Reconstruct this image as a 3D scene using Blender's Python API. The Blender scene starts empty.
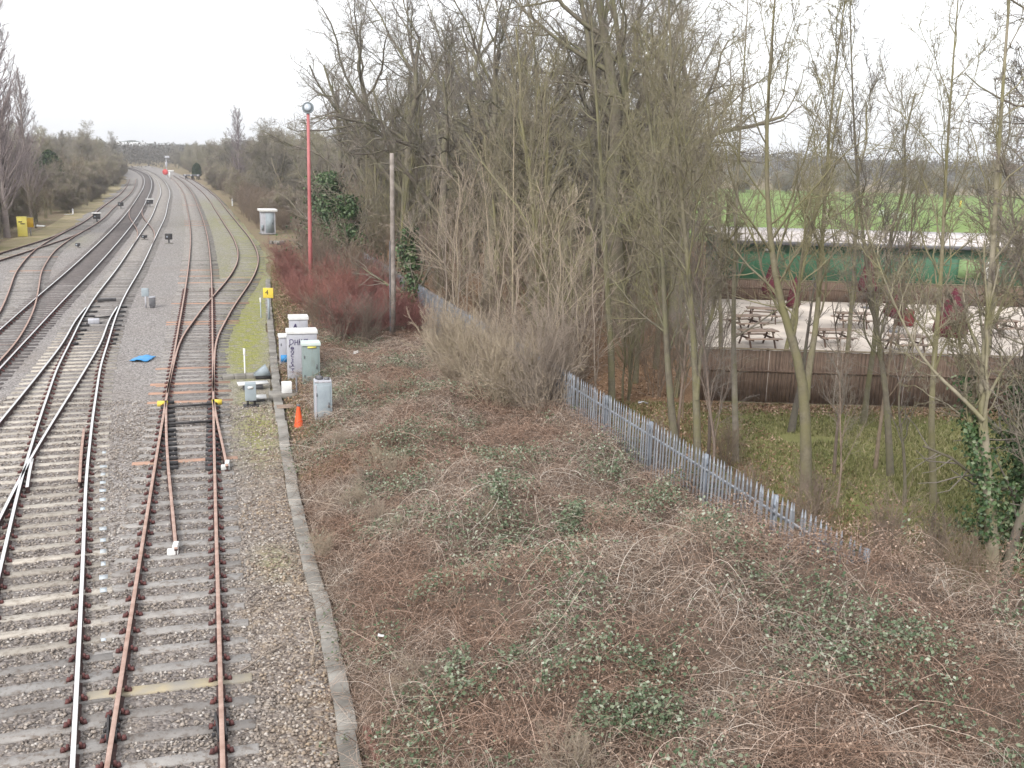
import bpy, math, random
import numpy as np
from mathutils import Vector, Matrix

scene = bpy.context.scene
C = scene.collection
R = math.radians
rng = np.random.default_rng(7)
random.seed(7)

# ------------------------------------------------------------------ camera model
F = 1000.0; CAM_H = 8.4; TH = math.atan(230/1000.0); RO = R(1.5)
def at(px, py, z=0.0):
    """the point of the level plane z that the photograph shows at (px, py)"""
    u = (px-512)/F; v = (py-384)/F
    c, s = math.cos(RO), math.sin(RO)
    u, v = u*c+v*s, -u*s+v*c
    d = np.array([u, math.cos(TH)-v*math.sin(TH), -math.sin(TH)-v*math.cos(TH)])
    t = (z-CAM_H)/d[2]
    return np.array([d[0]*t, d[1]*t, z])
def at_depth(px, py, Y):
    u = (px-512)/F; v = (py-384)/F
    c, s = math.cos(RO), math.sin(RO)
    u, v = u*c+v*s, -u*s+v*c
    d = np.array([u, math.cos(TH)-v*math.sin(TH), -math.sin(TH)-v*math.cos(TH)])
    t = Y/d[1]
    return np.array([d[0]*t, Y, CAM_H+d[2]*t])

# ------------------------------------------------------------------ materials
MATS = {}
class NB:
    def __init__(s, name):
        s.m = bpy.data.materials.new(name); s.m.use_nodes = True
        s.t = s.m.node_tree; s.b = s.t.nodes['Principled BSDF']
    def n(s, typ, **kw):
        x = s.t.nodes.new(typ)
        for k, v in kw.items(): setattr(x, k, v)
        return x
    def l(s, a, b): s.t.links.new(a, b)
    def pos(s):
        return s.n('ShaderNodeNewGeometry').outputs['Position']
    def objc(s):
        return s.n('ShaderNodeTexCoord').outputs['Object']
    def noise(s, vec, scale, detail=4, rough=.55):
        x = s.n('ShaderNodeTexNoise'); x.inputs['Scale'].default_value = scale
        x.inputs['Detail'].default_value = detail; x.inputs['Roughness'].default_value = rough
        s.l(vec, x.inputs['Vector']); return x.outputs['Fac']
    def ramp(s, fac, stops, interp='LINEAR'):
        x = s.n('ShaderNodeValToRGB'); e = x.color_ramp.elements; x.color_ramp.interpolation = interp
        while len(e) < len(stops): e.new(.5)
        for i, (p, c) in enumerate(stops):
            e[i].position = p; e[i].color = (*c, 1)
        s.l(fac, x.inputs['Fac']); return x.outputs['Color']
    def mix(s, fac, a, b, mode='MIX'):
        x = s.n('ShaderNodeMix', data_type='RGBA', blend_type=mode)
        for sock, v in ((x.inputs['Factor'], fac), (x.inputs['A'], a), (x.inputs['B'], b)):
            if hasattr(v, 'links'): s.l(v, sock)
            elif isinstance(v, (int, float)): sock.default_value = v
            else: sock.default_value = (*v, 1)
        return x.outputs['Result']
    def math(s, op, a, b=None, clamp=False):
        x = s.n('ShaderNodeMath', operation=op); x.use_clamp = clamp
        for i, v in enumerate((a, b)):
            if v is None: continue
            if hasattr(v, 'links'): s.l(v, x.inputs[i])
            else: x.inputs[i].default_value = v
        return x.outputs[0]
    def bump(s, h, dist, strength=1.0):
        x = s.n('ShaderNodeBump'); x.inputs['Distance'].default_value = dist; x.inputs['Strength'].default_value = strength
        s.l(h, x.inputs['Height']); s.l(x.outputs['Normal'], s.b.inputs['Normal'])
    def col(s, c): s.l(c, s.b.inputs['Base Color'])
    def rough(s, v, spec=.3):
        if hasattr(v, 'links'): s.l(v, s.b.inputs['Roughness'])
        else: s.b.inputs['Roughness'].default_value = v
        s.b.inputs['Specular IOR Level'].default_value = spec
    def done(s):
        MATS[s.m.name] = s.m; return s.m

def simple(name, c1, c2=None, scale=3.0, rough=.75, spec=.3, metal=0.0, bump=0.0, detail=5, coord='pos', lo=.35, hi=.65):
    k = NB(name)
    c2 = c2 or tuple(x*.75 for x in c1)
    v = k.pos() if coord == 'pos' else k.objc()
    f = k.noise(v, scale, detail)
    k.col(k.ramp(f, [(lo, c1), (hi, c2)])); k.rough(rough, spec)
    k.b.inputs['Metallic'].default_value = metal
    if bump: k.bump(f, bump)
    return k.done()

def island(name, stops, rough=.8, spec=.2, objvar=0.0, noise_scale=None, trans=0.0, big=None):
    """colour picked per loose piece (leaf, cane, stone)"""
    k = NB(name)
    f = k.n('ShaderNodeNewGeometry').outputs['Random Per Island']
    c = k.ramp(f, stops)
    if noise_scale:
        nz = k.noise(k.pos(), noise_scale, 3)
        c = k.mix(k.math('MULTIPLY', nz, 1.0), c, k.mix(1.0, c, (.55, .55, .55), 'MULTIPLY'))
    if objvar:
        rnd = k.n('ShaderNodeObjectInfo').outputs['Random']
        g = k.ramp(rnd, [(0, (1-objvar,)*3), (1, (1+objvar*.0, 1.0, 1.0))])
        c = k.mix(1.0, c, g, 'MULTIPLY')
    if big:
        nz = k.noise(k.pos(), big[0], 2)
        m = k.ramp(nz, [(.42, (0, 0, 0)), (.58, (1, 1, 1))])
        c = k.mix(m, c, k.mix(1.0, c, big[1], 'MULTIPLY'))
    k.col(c); k.rough(rough, spec)
    return k.done()

def bark(name, c1, c2, moss=None, var=.35, scale=6):
    k = NB(name)
    v = k.objc()
    f = k.noise(v, scale, 5, .65)
    c = k.ramp(f, [(.3, c1), (.7, c2)])
    if moss:
        f2 = k.noise(v, 1.3, 3)
        m = k.ramp(f2, [(.42, (0, 0, 0)), (.62, (1, 1, 1))])
        c = k.mix(m, c, moss)
    rnd = k.n('ShaderNodeObjectInfo').outputs['Random']
    g = k.ramp(rnd, [(0, (1-var, 1-var, 1-var)), (.5, (1, .97, .93)), (1, (1.0, 1.0, .85))])
    k.col(k.mix(1.0, c, g, 'MULTIPLY')); k.rough(.85, .2); k.bump(f, .02, .6)
    return k.done()

# ground materials -------------------------------------------------
def mat_ballast():
    k = NB('ballast')
    p = k.pos()
    vo = k.n('ShaderNodeTexVoronoi'); vo.inputs['Scale'].default_value = 17; k.l(p, vo.inputs['Vector'])
    sep = k.n('ShaderNodeSeparateColor'); k.l(vo.outputs['Color'], sep.inputs[0])
    near = k.ramp(sep.outputs[0], [(0, (.12, .095, .08)), (.3, (.2, .165, .14)), (.55, (.215, .185, .165)), (.8, (.29, .24, .195)), (1, (.42, .38, .34))])
    lilac = k.ramp(sep.outputs[1], [(0, (.15, .138, .132)), (.5, (.265, .245, .235)), (1, (.40, .375, .36))])
    big = k.noise(p, .22, 4)
    at_ = k.n('ShaderNodeAttribute', attribute_name='tone')
    sc = k.n('ShaderNodeSeparateColor'); k.l(at_.outputs['Color'], sc.inputs[0])
    moss_w, brown_w, dark_w = sc.outputs[0], sc.outputs[1], sc.outputs[2]
    bw = k.math('ADD', brown_w, k.math('MULTIPLY', k.math('SUBTRACT', big, .5), 1.2), True)
    c = k.mix(bw, lilac, near)
    ochre = k.ramp(k.noise(p, 1.6, 3), [(.55, (0, 0, 0)), (.72, (1, 1, 1))])
    c = k.mix(k.math('MULTIPLY', k.math('MULTIPLY', ochre, brown_w), .45), c, (.33, .23, .12))
    c = k.mix(dark_w, c, k.mix(1.0, c, (.45, .42, .42), 'MULTIPLY'))
    mn = k.noise(p, 2.3, 6, .7)
    mm = k.math('MULTIPLY', k.ramp(mn, [(.34, (0, 0, 0)), (.54, (1, 1, 1))]), moss_w)
    moss = k.ramp(k.noise(p, 6, 4), [(.3, (.17, .18, .05)), (.7, (.33, .33, .085))])
    c = k.mix(mm, c, moss)
    k.col(c); k.rough(.9, .2)
    h = k.math('SUBTRACT', 1.0, vo.outputs['Distance'])
    k.bump(h, .05, .9)
    return k.done()

def mat_ground():
    k = NB('rough_ground')
    p = k.pos()
    f = k.noise(p, .9, 6, .65); g = k.noise(p, .12, 4); d = k.noise(p, 14, 4, .7)
    earth = k.ramp(d, [(.3, (.14, .10, .075)), (.55, (.26, .195, .14)), (.75, (.38, .295, .215))])
    grass = k.ramp(d, [(.3, (.14, .14, .06)), (.7, (.28, .26, .13))])
    c = k.mix(k.ramp(f, [(.45, (0, 0, 0)), (.6, (1, 1, 1))]), earth, grass)
    c = k.mix(k.ramp(g, [(.4, (0, 0, 0)), (.7, (.6, .6, .6))]), c, earth)
    k.col(c); k.rough(.95, .1); k.bump(d, .08)
    return k.done()

def mat_grass(name, a, b, soil=None, s=.5):
    k = NB(name); p = k.pos()
    f = k.noise(p, s, 5, .6); d = k.noise(p, 18, 3)
    c = k.mix(k.ramp(f, [(.35, (0, 0, 0)), (.65, (1, 1, 1))]), a, b)
    c = k.mix(.35, c, k.mix(1.0, c, k.ramp(d, [(.3, (.5, .5, .5)), (.7, (1.5, 1.5, 1.4))]), 'MULTIPLY'))
    if soil:
        at_ = k.n('ShaderNodeAttribute', attribute_name='tone')
        sc = k.n('ShaderNodeSeparateColor'); k.l(at_.outputs['Color'], sc.inputs[0])
        m = k.math('ADD', sc.outputs[0], k.math('MULTIPLY', k.math('SUBTRACT', k.noise(p, 1.4, 5, .7), .5), 1.6), True)
        leaf = k.ramp(k.noise(p, 20, 3, .7), [(.3, (.10, .06, .035)), (.55, (.24, .15, .09)), (.7, (.36, .25, .16))])
        c = k.mix(k.ramp(m, [(.42, (0, 0, 0)), (.56, (1, 1, 1))]), c, leaf)
    k.col(c); k.rough(.95, .1); k.bump(d, .04)
    return k.done()

M_ballast = mat_ballast(); M_ground = mat_ground()
M_lawn = mat_grass('lawn_grass', (.135, .15, .055), (.215, .20, .09), soil=True, s=.35)
M_field = mat_grass('playing_field_grass', (.145, .225, .06), (.205, .275, .095), s=.06)
M_patio = simple('pale_paving', (.60, .53, .46), (.34, .30, .265), .28, .9, detail=7, lo=.4, hi=.62)  # broad darker blotches put shade lying on the paving into its colour
M_soil = simple('bank_soil', (.16, .12, .095), (.09, .068, .055), 3.0, .95, .1, bump=.08)
M_hill = simple('distant_hill', (.10, .11, .10), (.065, .08, .06), .02, .95, .1)
M_conc = simple('weathered_concrete', (.29, .275, .25), (.14, .13, .115), 1.6, .9, bump=.01)
def mat_sleeper(name, c1, c2, stain, amount):
    k = NB(name); v = k.pos(); f = k.noise(v, 2.4, 5, .6); g = k.noise(v, 7.5, 5, .7)
    c = k.ramp(f, [(.3, c1), (.7, c2)])
    c = k.mix(k.ramp(g, [(.5, (0,0,0)), (.66, (amount,)*3)]), c, stain)
    c = k.mix(1.0, c, k.ramp(k.n('ShaderNodeObjectInfo').outputs['Random'], [(0, (.68,.66,.64)), (.5, (.95,.95,.94)), (1, (1.08,1.06,1.03))]), 'MULTIPLY')
    k.col(c); k.rough(.9, .2); k.bump(g, .02); return k.done()
M_sleeper_c_plain = simple('pale_concrete_sleeper', (.56, .525, .48), (.38, .355, .32), 2.2, .9, bump=.01)
M_sleeper_c = mat_sleeper('stained_concrete_sleeper', (.53, .49, .44), (.38, .35, .31), (.20, .165, .135), .8)
M_sleeper_w = mat_sleeper('stained_timber_sleeper', (.35, .335, .325), (.24, .228, .22), (.15, .12, .10), .85)
M_sleeper_o = simple('orange_timber_bearer', (.42, .25, .18), (.32, .22, .17), 2.0, .85)
M_sleeper_y = simple('yellow_stained_sleeper', (.38, .32, .21), (.27, .25, .22), 2.0, .9)
M_rust = simple('rusty_rail_side', (.075, .042, .036), (.045, .03, .03), 8, .8)
M_rusthead = simple('rusted_rail_head', (.42, .295, .245), (.30, .19, .15), 5, .6, .4)
M_steelhead = simple('polished_rail_head', (.86, .85, .84), (.74, .73, .72), 5, .3, .6, metal=.85)
M_chair = simple('rusty_fastening', (.15, .06, .055), (.075, .035, .035), 9, .8)
M_paleblue = simple('pale_blue_end_paint', (.50, .55, .59), (.38, .40, .41), 6, .8)
M_sleeper_d = simple('oil_dark_sleeper', (.17, .15, .145), (.11, .098, .095), 3, .85)
M_straw = mat_grass('straw_grass', (.36, .29, .20), (.25, .225, .12), s=.5)
M_farwood = simple('far_winter_wood', (.135, .12, .105), (.085, .08, .07), .15, .95, .05)
M_black = simple('black_metal', (.03, .03, .033), (.055, .05, .05), 6, .6)
M_white = simple('white_paint', (.72, .72, .71), (.56, .56, .55), 3, .6)
def mat_painted(name, c, dirt=(.30, .27, .23)):
    k = NB(name); v = k.objc(); mp = k.n('ShaderNodeMapping'); mp.inputs['Scale'].default_value = (9, 9, .9); k.l(v, mp.inputs['Vector'])
    f = k.noise(mp.outputs['Vector'], 1.0, 6, .65); g = k.noise(v, 3.2, 5)
    m = k.math('MULTIPLY', k.ramp(f, [(.5, (0,0,0)), (.72, (1,1,1))]), k.ramp(g, [(.35, (0,0,0)), (.7, (.75,.75,.75))]))
    k.col(k.mix(m, k.ramp(g, [(.3, tuple(x*1.03 for x in c)), (.7, tuple(x*.9 for x in c))]), dirt)); k.rough(.6, .35); return k.done()
M_cab = mat_painted('pale_grey_cabinet_paint', (.43, .435, .475), (.22, .20, .17))
M_cabdoor = mat_painted('grey_cabinet_door', (.40, .405, .45), (.22, .20, .17))
M_greencab = mat_painted('grey_green_cabinet_paint', (.23, .285, .28), (.14, .13, .11))
M_greylid = simple('pale_green_lid', (.55, .62, .60), (.45, .52, .5), 2, .6)
M_bluegrey = simple('blue_grey_paint', (.33, .38, .41), (.25, .29, .32), 2, .55)
M_blue = simple('blue_plastic', (.03, .22, .50), (.05, .28, .58), 3, .45)
M_cone = simple('orange_cone_plastic', (.72, .10, .025), (.6, .08, .02), 4, .5)
M_red = simple('pink_red_lamp_post_paint', (.46, .155, .155), (.38, .12, .125), 2, .5)
M_signred = simple('red_board', (.60, .08, .07), (.5, .06, .06), 2, .5)
M_yellow = simple('yellow_paint', (.72, .55, .06), (.62, .48, .08), 2, .5)
M_paleyellow = simple('faded_yellow_paint', (.80, .70, .16), (.70, .60, .16), 2, .6)
M_ochre = simple('orange_yellow_paint', (.62, .38, .03), (.52, .32, .04), 2, .5)
def mat_zinc():
    k = NB('galvanised_steel'); f = k.noise(k.pos(), 2.2, 5, .6)
    c = k.ramp(f, [(.3, (.36, .385, .425)), (.55, (.28, .30, .335)), (.72, (.20, .205, .215))])
    rs = k.ramp(k.noise(k.pos(), 5, 4), [(.62, (0,0,0)), (.74, (.6,.6,.6))]); c = k.mix(rs, c, (.20, .15, .12))
    c = k.mix(1.0, c, k.ramp(k.n('ShaderNodeObjectInfo').outputs['Random'], [(0, (.72,.72,.72)), (1, (1.08,1.08,1.08))]), 'MULTIPLY')
    k.col(c); k.rough(.5, .5); k.b.inputs['Metallic'].default_value = .3; return k.done()
M_zinc = mat_zinc()
M_zincpost = simple('weathered_galvanised_post', (.32, .36, .42), (.24, .27, .31), 3, .5, .5, metal=.3)
M_lamphead = simple('dark_lamp_housing', (.10, .115, .12), (.15, .17, .18), 3, .4)
M_glass = simple('lamp_glass', (.36, .40, .45), (.28, .32, .36), 3, .15, .6)
M_pole = simple('weathered_wood_pole', (.30, .265, .24), (.18, .155, .135), 4, .9, coord='obj')
def mat_boards():
    k = NB('brown_fence_boards'); v = k.objc()
    w = k.n('ShaderNodeTexWave', wave_type='BANDS', bands_direction='X'); w.inputs['Scale'].default_value = 2.1
    w.inputs['Distortion'].default_value = .3; k.l(v, w.inputs['Vector'])
    f = k.noise(v, 3, 5)
    c = k.ramp(f, [(.3, (.19, .135, .102)), (.7, (.125, .088, .067))])
    c = k.mix(k.ramp(w.outputs['Fac'], [(0, (.5, .5, .5)), (.08, (0, 0, 0))]), c, (.03, .02, .016))
    k.col(c); k.rough(.85, .2); k.bump(w.outputs['Fac'], .01)
    return k.done()
M_boards = mat_boards()
M_fencecap = simple('lichened_fence_rail', (.26, .22, .15), (.17, .13, .09), 3, .9)
M_greenwall = simple('green_painted_wall', (.05, .14, .08), (.065, .17, .10), .6, .6)
M_palegreen = simple('pale_green_panel', (.24, .36, .16), (.2, .3, .14), 1, .7)
M_roof = simple('pale_roof_sheet', (.62, .57, .55), (.46, .42, .41), .7, .6)
M_wood = simple('bench_timber', (.16, .10, .075), (.10, .07, .055), 3, .8)
M_woodtop = simple('pale_bench_top', (.30, .22, .17), (.20, .15, .12), 3, .8)
M_maroon = simple('maroon_parasol_fabric', (.13, .026, .04), (.085, .02, .03), 3, .85)
M_redfab = simple('red_fabric', (.15, .028, .028), (.11, .024, .024), 3, .8)
M_darkgreen = simple('dark_evergreen', (.03, .055, .02), (.05, .08, .03), 2, .9)
M_ink = simple('graffiti_paint', (.04, .03, .09), (.07, .05, .14), 3, .6)
M_darksteel = simple('dark_steel', (.10, .10, .11), (.15, .15, .16), 4, .5)

B_oak = bark('oak_bark', (.12, .105, .095), (.19, .17, .15), (.17, .165, .115))
B_pale = bark('pale_grey_bark', (.22, .20, .17), (.33, .30, .255), (.22, .21, .13), .3)
B_olive = bark('lichened_bark', (.155, .14, .10), (.25, .23, .17), (.215, .205, .115), .3, 9)
B_brown = bark('brown_twig_bark', (.185, .145, .12), (.275, .22, .185), None, .35)
B_twig = bark('grey_brown_twigs', (.19, .165, .15), (.275, .245, .225), (.22, .205, .17), .3)
B_oliv_t = bark('olive_twigs', (.19, .17, .135), (.275, .245, .195), (.235, .22, .14), .3)
B_tan = bark('tan_twigs', (.31, .255, .21), (.43, .37, .315), None, .3)
B_red = bark('red_dogwood_stems', (.235, .105, .10), (.30, .155, .14), None, .25)
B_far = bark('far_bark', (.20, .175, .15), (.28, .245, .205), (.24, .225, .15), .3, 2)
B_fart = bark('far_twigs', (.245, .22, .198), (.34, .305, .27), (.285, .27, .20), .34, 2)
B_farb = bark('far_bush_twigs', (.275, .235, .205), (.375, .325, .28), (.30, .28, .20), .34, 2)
B_poplar = bark('poplar_twigs', (.23, .195, .205), (.31, .27, .28), None, .25)
M_ivy = island('ivy_leaf', [(0, (.018, .04, .014)), (.4, (.042, .085, .028)), (.8, (.08, .125, .048)), (1, (.18, .21, .13))], .5, .35)
M_cane = island('bramble_cane', [(0, (.075, .052, .042)), (.2, (.20, .145, .11)), (.48, (.37, .29, .23)), (.75, (.52, .435, .36)), (1, (.70, .64, .57))], .75, .25, big=(.4, (.80, .66, .60)))
M_litter = island('dead_bramble_leaf', [(0, (.085, .06, .045)), (.4, (.20, .135, .10)), (.75, (.30, .215, .165)), (1, (.41, .32, .26))], .9, .1)
M_bleaf = island('bramble_leaf', [(0, (.045, .075, .035)), (.4, (.10, .135, .075)), (.75, (.18, .205, .135)), (1, (.33, .35, .28))], .65, .3)
def mat_stone():
    k = NB('ballast_stone'); g = k.n('ShaderNodeNewGeometry'); f = g.outputs['Random Per Island']
    br = k.ramp(f, [(0, (.12, .092, .075)), (.25, (.20, .155, .12)), (.5, (.265, .21, .165)), (.75, (.345, .265, .185)), (1, (.50, .45, .40))])
    gr = k.ramp(f, [(0, (.12, .105, .098)), (.25, (.20, .18, .165)), (.5, (.26, .235, .215)), (.8, (.32, .285, .26)), (1, (.47, .45, .43))])
    sx = k.n('ShaderNodeSeparateXYZ'); k.l(g.outputs['Position'], sx.inputs[0])
    xx = k.math('ADD', sx.outputs[0], k.math('MULTIPLY', sx.outputs[1], .29))
    xx = k.math('ADD', k.math('MULTIPLY', xx, .45), k.math('MULTIPLY', k.math('SUBTRACT', k.noise(g.outputs['Position'], .6, 3), .5), 2.2))
    k.col(k.mix(k.ramp(xx, [(.0, (.25,.25,.25)), (.7, (1, 1, 1))]), gr, br)); k.rough(.9, .2); return k.done()
M_stone_plain = island('ballast_stone_plain', [(0, (.075, .055, .045)), (.25, (.19, .15, .12)), (.5, (.28, .235, .20)), (.75, (.38, .30, .22)), (1, (.60, .56, .52))], .9, .2)
M_needle = island('evergreen_leaf', [(0, (.015, .035, .012)), (.6, (.035, .065, .022)), (1, (.07, .10, .035))], .7, .2)

M_stone = mat_stone()
# ------------------------------------------------------------------ mesh helpers
class MB:
    """collects faces for one mesh (numpy)"""
    def __init__(s): s.v = []; s.f = []; s.mi = []; s.n = 0
    def add(s, verts, faces, mi=0):
        verts = np.asarray(verts, float).reshape(-1, 3)
        s.v.append(verts)
        if isinstance(faces, np.ndarray):
            s.f.append(faces+s.n); s.mi.append(np.full(len(faces), mi, np.int32))
        else:
            by = {}
            for q in faces: by.setdefault(len(q), []).append(q)
            for q in by.values():
                s.f.append(np.array(q)+s.n); s.mi.append(np.full(len(q), mi, np.int32))
        s.n += len(verts); return s
    def box(s, c, size, rz=0.0, mi=0, taper=1.0):
        x, y, z = size[0]/2, size[1]/2, size[2]/2
        t = taper
        p = np.array([[-x,-y,-z],[x,-y,-z],[x,y,-z],[-x,y,-z],[-x*t,-y*t,z],[x*t,-y*t,z],[x*t,y*t,z],[-x*t,y*t,z]])
        cs, sn = math.cos(rz), math.sin(rz)
        q = p.copy(); q[:,0] = p[:,0]*cs-p[:,1]*sn; q[:,1] = p[:,0]*sn+p[:,1]*cs
        return s.add(q+np.array(c), [(0,3,2,1),(4,5,6,7),(0,1,5,4),(1,2,6,5),(2,3,7,6),(3,0,4,7)], mi)
    def bar(s, a, b, w, h, mi=0):
        a = np.array(a, float); b = np.array(b, float); d = b-a; L = np.linalg.norm(d); d /= L
        up = np.array([0,0,1.0]) if abs(d[2]) < .95 else np.array([0,1.0,0])
        x = np.cross(d, up); x /= np.linalg.norm(x); y = np.cross(x, d)
        q = [p+sx*x*w/2+sy*y*h/2 for p in (a, b) for sx, sy in ((-1,-1),(1,-1),(1,1),(-1,1))]
        return s.add(q, [(0,3,2,1),(4,5,6,7),(0,1,5,4),(1,2,6,5),(2,3,7,6),(3,0,4,7)], mi)
    def tubes(s, P, Rr, sides=5, mi=0, cap=False):
        P = np.asarray(P, float); Rr = np.asarray(Rr, float)
        if P.ndim == 2: P = P[None]; Rr = Rr[None]
        Mn, N, _ = P.shape
        T = np.gradient(P, axis=1); T /= (np.linalg.norm(T, axis=2, keepdims=True)+1e-9)
        mt = T.mean(axis=1); ref = np.zeros((Mn, 3)); ref[np.arange(Mn), np.argmin(np.abs(mt), axis=1)] = 1
        U = np.cross(T, ref[:, None, :]); U /= (np.linalg.norm(U, axis=2, keepdims=True)+1e-9)
        V = np.cross(T, U)
        a = np.arange(sides)*2*np.pi/sides
        ring = (np.cos(a)[None,None,:,None]*U[:,:,None,:]+np.sin(a)[None,None,:,None]*V[:,:,None,:])*Rr[:,:,None,None]
        verts = (P[:,:,None,:]+ring).reshape(-1, 3)
        idx = np.arange(Mn*N*sides).reshape(Mn, N, sides)
        A = idx[:, :-1, :]; B = np.roll(A, -1, axis=2); D = idx[:, 1:, :]; E = np.roll(D, -1, axis=2)
        s.add(verts, np.stack([A, B, E, D], axis=-1).reshape(-1, 4), mi)
        if cap:
            base = s.n-len(verts)
            for m in range(Mn):
                s.f.append(idx[m, -1][None, :]+base); s.mi.append(np.full(1, mi, np.int32))
                s.f.append(idx[m, 0][None, ::-1]+base); s.mi.append(np.full(1, mi, np.int32))
        return s
    def lathe(s, prof, sides=16, c=(0,0,0), mi=0):
        a = np.arange(sides)*2*np.pi/sides
        pr = np.array(prof, float)
        v = np.stack([pr[:,0:1]*np.cos(a), pr[:,0:1]*np.sin(a), np.repeat(pr[:,1:2], sides, 1)], -1).reshape(-1, 3)+np.array(c)
        idx = np.arange(len(pr)*sides).reshape(len(pr), sides)
        A = idx[:-1]; B = np.roll(A, -1, 1); D = idx[1:]; E = np.roll(D, -1, 1)
        return s.add(v, np.stack([A, B, E, D], -1).reshape(-1, 4), mi)
    def cards(s, P, Nn, size, asp=.7, mi=0):
        """small leaves: quads bent at the middle, centred at P, facing roughly Nn"""
        P = np.asarray(P, float); n = len(P)
        Nn = Nn/(np.linalg.norm(Nn, axis=1, keepdims=True)+1e-9)
        r = rng.normal(size=(n, 3)); U = np.cross(Nn, r); U /= (np.linalg.norm(U, axis=1, keepdims=True)+1e-9)
        V = np.cross(Nn, U); sz = np.asarray(size).reshape(-1, 1)*np.ones((n, 1))
        a = P-U*sz*.5; b = P+V*sz*asp*.5+Nn*sz*.12; c = P+U*sz*.5; d = P-V*sz*asp*.5+Nn*sz*.12
        v = np.stack([a, b, c, d], 1).reshape(-1, 3)
        i = np.arange(n)*4
        f = np.concatenate([np.stack([i, i+2, i+1], 1), np.stack([i, i+3, i+2], 1)])
        return s.add(v, f, mi)
    def mesh(s, name, mats, smooth=False):
        me = bpy.data.meshes.new(name)
        if s.n:
            V = np.concatenate(s.v); me.vertices.add(len(V)); me.vertices.foreach_set('co', V.astype(np.float32).ravel())
            cnt = np.concatenate([np.full(len(q), q.shape[1], np.int32) for q in s.f])
            lv = np.concatenate([q.astype(np.int32).ravel() for q in s.f])
            mi = np.concatenate(s.mi)
            st = np.concatenate([[0], np.cumsum(cnt)[:-1]]).astype(np.int32)
            me.loops.add(len(lv)); me.loops.foreach_set('vertex_index', lv)
            me.polygons.add(len(cnt)); me.polygons.foreach_set('loop_start', st); me.polygons.foreach_set('loop_total', cnt)
            me.polygons.foreach_set('material_index', mi)
            if smooth: me.polygons.foreach_set('use_smooth', np.ones(len(cnt), bool))
            me.update(calc_edges=True); me.validate()
        for m in (mats if isinstance(mats, (list, tuple)) else [mats]): me.materials.append(m)
        return me
    def build(s, name, mats, parent=None, smooth=False):
        o = bpy.data.objects.new(name, s.mesh(name, mats, smooth)); C.objects.link(o)
        if parent is not None: o.parent = parent
        return o

def tag(o, label=None, cat=None, group=None, kind=None):
    if label: o['label'] = label
    if cat: o['category'] = cat
    if group: o['group'] = group
    if kind: o['kind'] = kind
    return o
def thing(name, label, cat, loc=(0,0,0), rz=0.0, group=None):
    o = bpy.data.objects.new(name, None); C.objects.link(o)
    o.location = [float(x) for x in loc]; o.rotation_euler = (0, 0, rz); o.empty_display_size = .3
    return tag(o, label, cat, group)
def structure(o, label=None):
    o['kind'] = 'structure'
    if label: o['label'] = label
    return o
def copy_tree(o, parent=None):
    c = o.copy(); C.objects.link(c)
    if parent is not None: c.parent = parent
    for ch in o.children: copy_tree(ch, c)
    return c
def bevel(o, w=.01, seg=2):
    m = o.modifiers.new('bevel', 'BEVEL'); m.width = w; m.segments = seg; m.limit_method = 'ANGLE'
    return o
def text_part(name, body, size, mat, parent, loc, rot, depth=.004):
    cu = bpy.data.curves.new(name, 'FONT'); cu.body = body; cu.size = size; cu.extrude = depth
    cu.align_x = 'CENTER'; cu.align_y = 'CENTER'
    t = bpy.data.objects.new('tmp', cu); C.objects.link(t)
    bpy.context.view_layer.update()
    me = bpy.data.meshes.new_from_object(t.evaluated_get(bpy.context.evaluated_depsgraph_get()))
    bpy.data.objects.remove(t)
    me.materials.clear(); me.materials.append(mat)
    o = bpy.data.objects.new(name, me); C.objects.link(o); o.parent = parent; o.location = loc; o.rotation_euler = rot
    return o

# value noise ------------------------------------------------------
_LAT = np.random.default_rng(3).random((64, 64))
def vnoise(x, y):
    x = np.asarray(x, float); y = np.asarray(y, float)
    xi = np.floor(x).astype(int); yi = np.floor(y).astype(int); fx = x-xi; fy = y-yi
    fx = fx*fx*(3-2*fx); fy = fy*fy*(3-2*fy)
    g = lambda i, j: _LAT[i % 64, j % 64]
    return (g(xi,yi)*(1-fx)+g(xi+1,yi)*fx)*(1-fy)+(g(xi,yi+1)*(1-fx)+g(xi+1,yi+1)*fx)*fy

def grid_mesh(name, X, Y, Z, mat, tone=None, smooth=True):
    nr, nc = X.shape
    idx = np.arange(nr*nc).reshape(nr, nc)
    f = np.stack([idx[:-1,:-1], idx[:-1,1:], idx[1:,1:], idx[1:,:-1]], -1).reshape(-1, 4)
    b = MB(); b.add(np.stack([X, Y, Z], -1).reshape(-1, 3), f)
    o = b.build(name, mat, smooth=smooth)
    if tone is not None:
        a = o.data.attributes.new('tone', 'FLOAT_COLOR', 'POINT')
        t = np.concatenate([np.asarray(tone, float).reshape(-1, 3), np.ones((nr*nc, 1))], 1)
        a.data.foreach_set('color', t.astype(np.float32).ravel())
    return o

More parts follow.
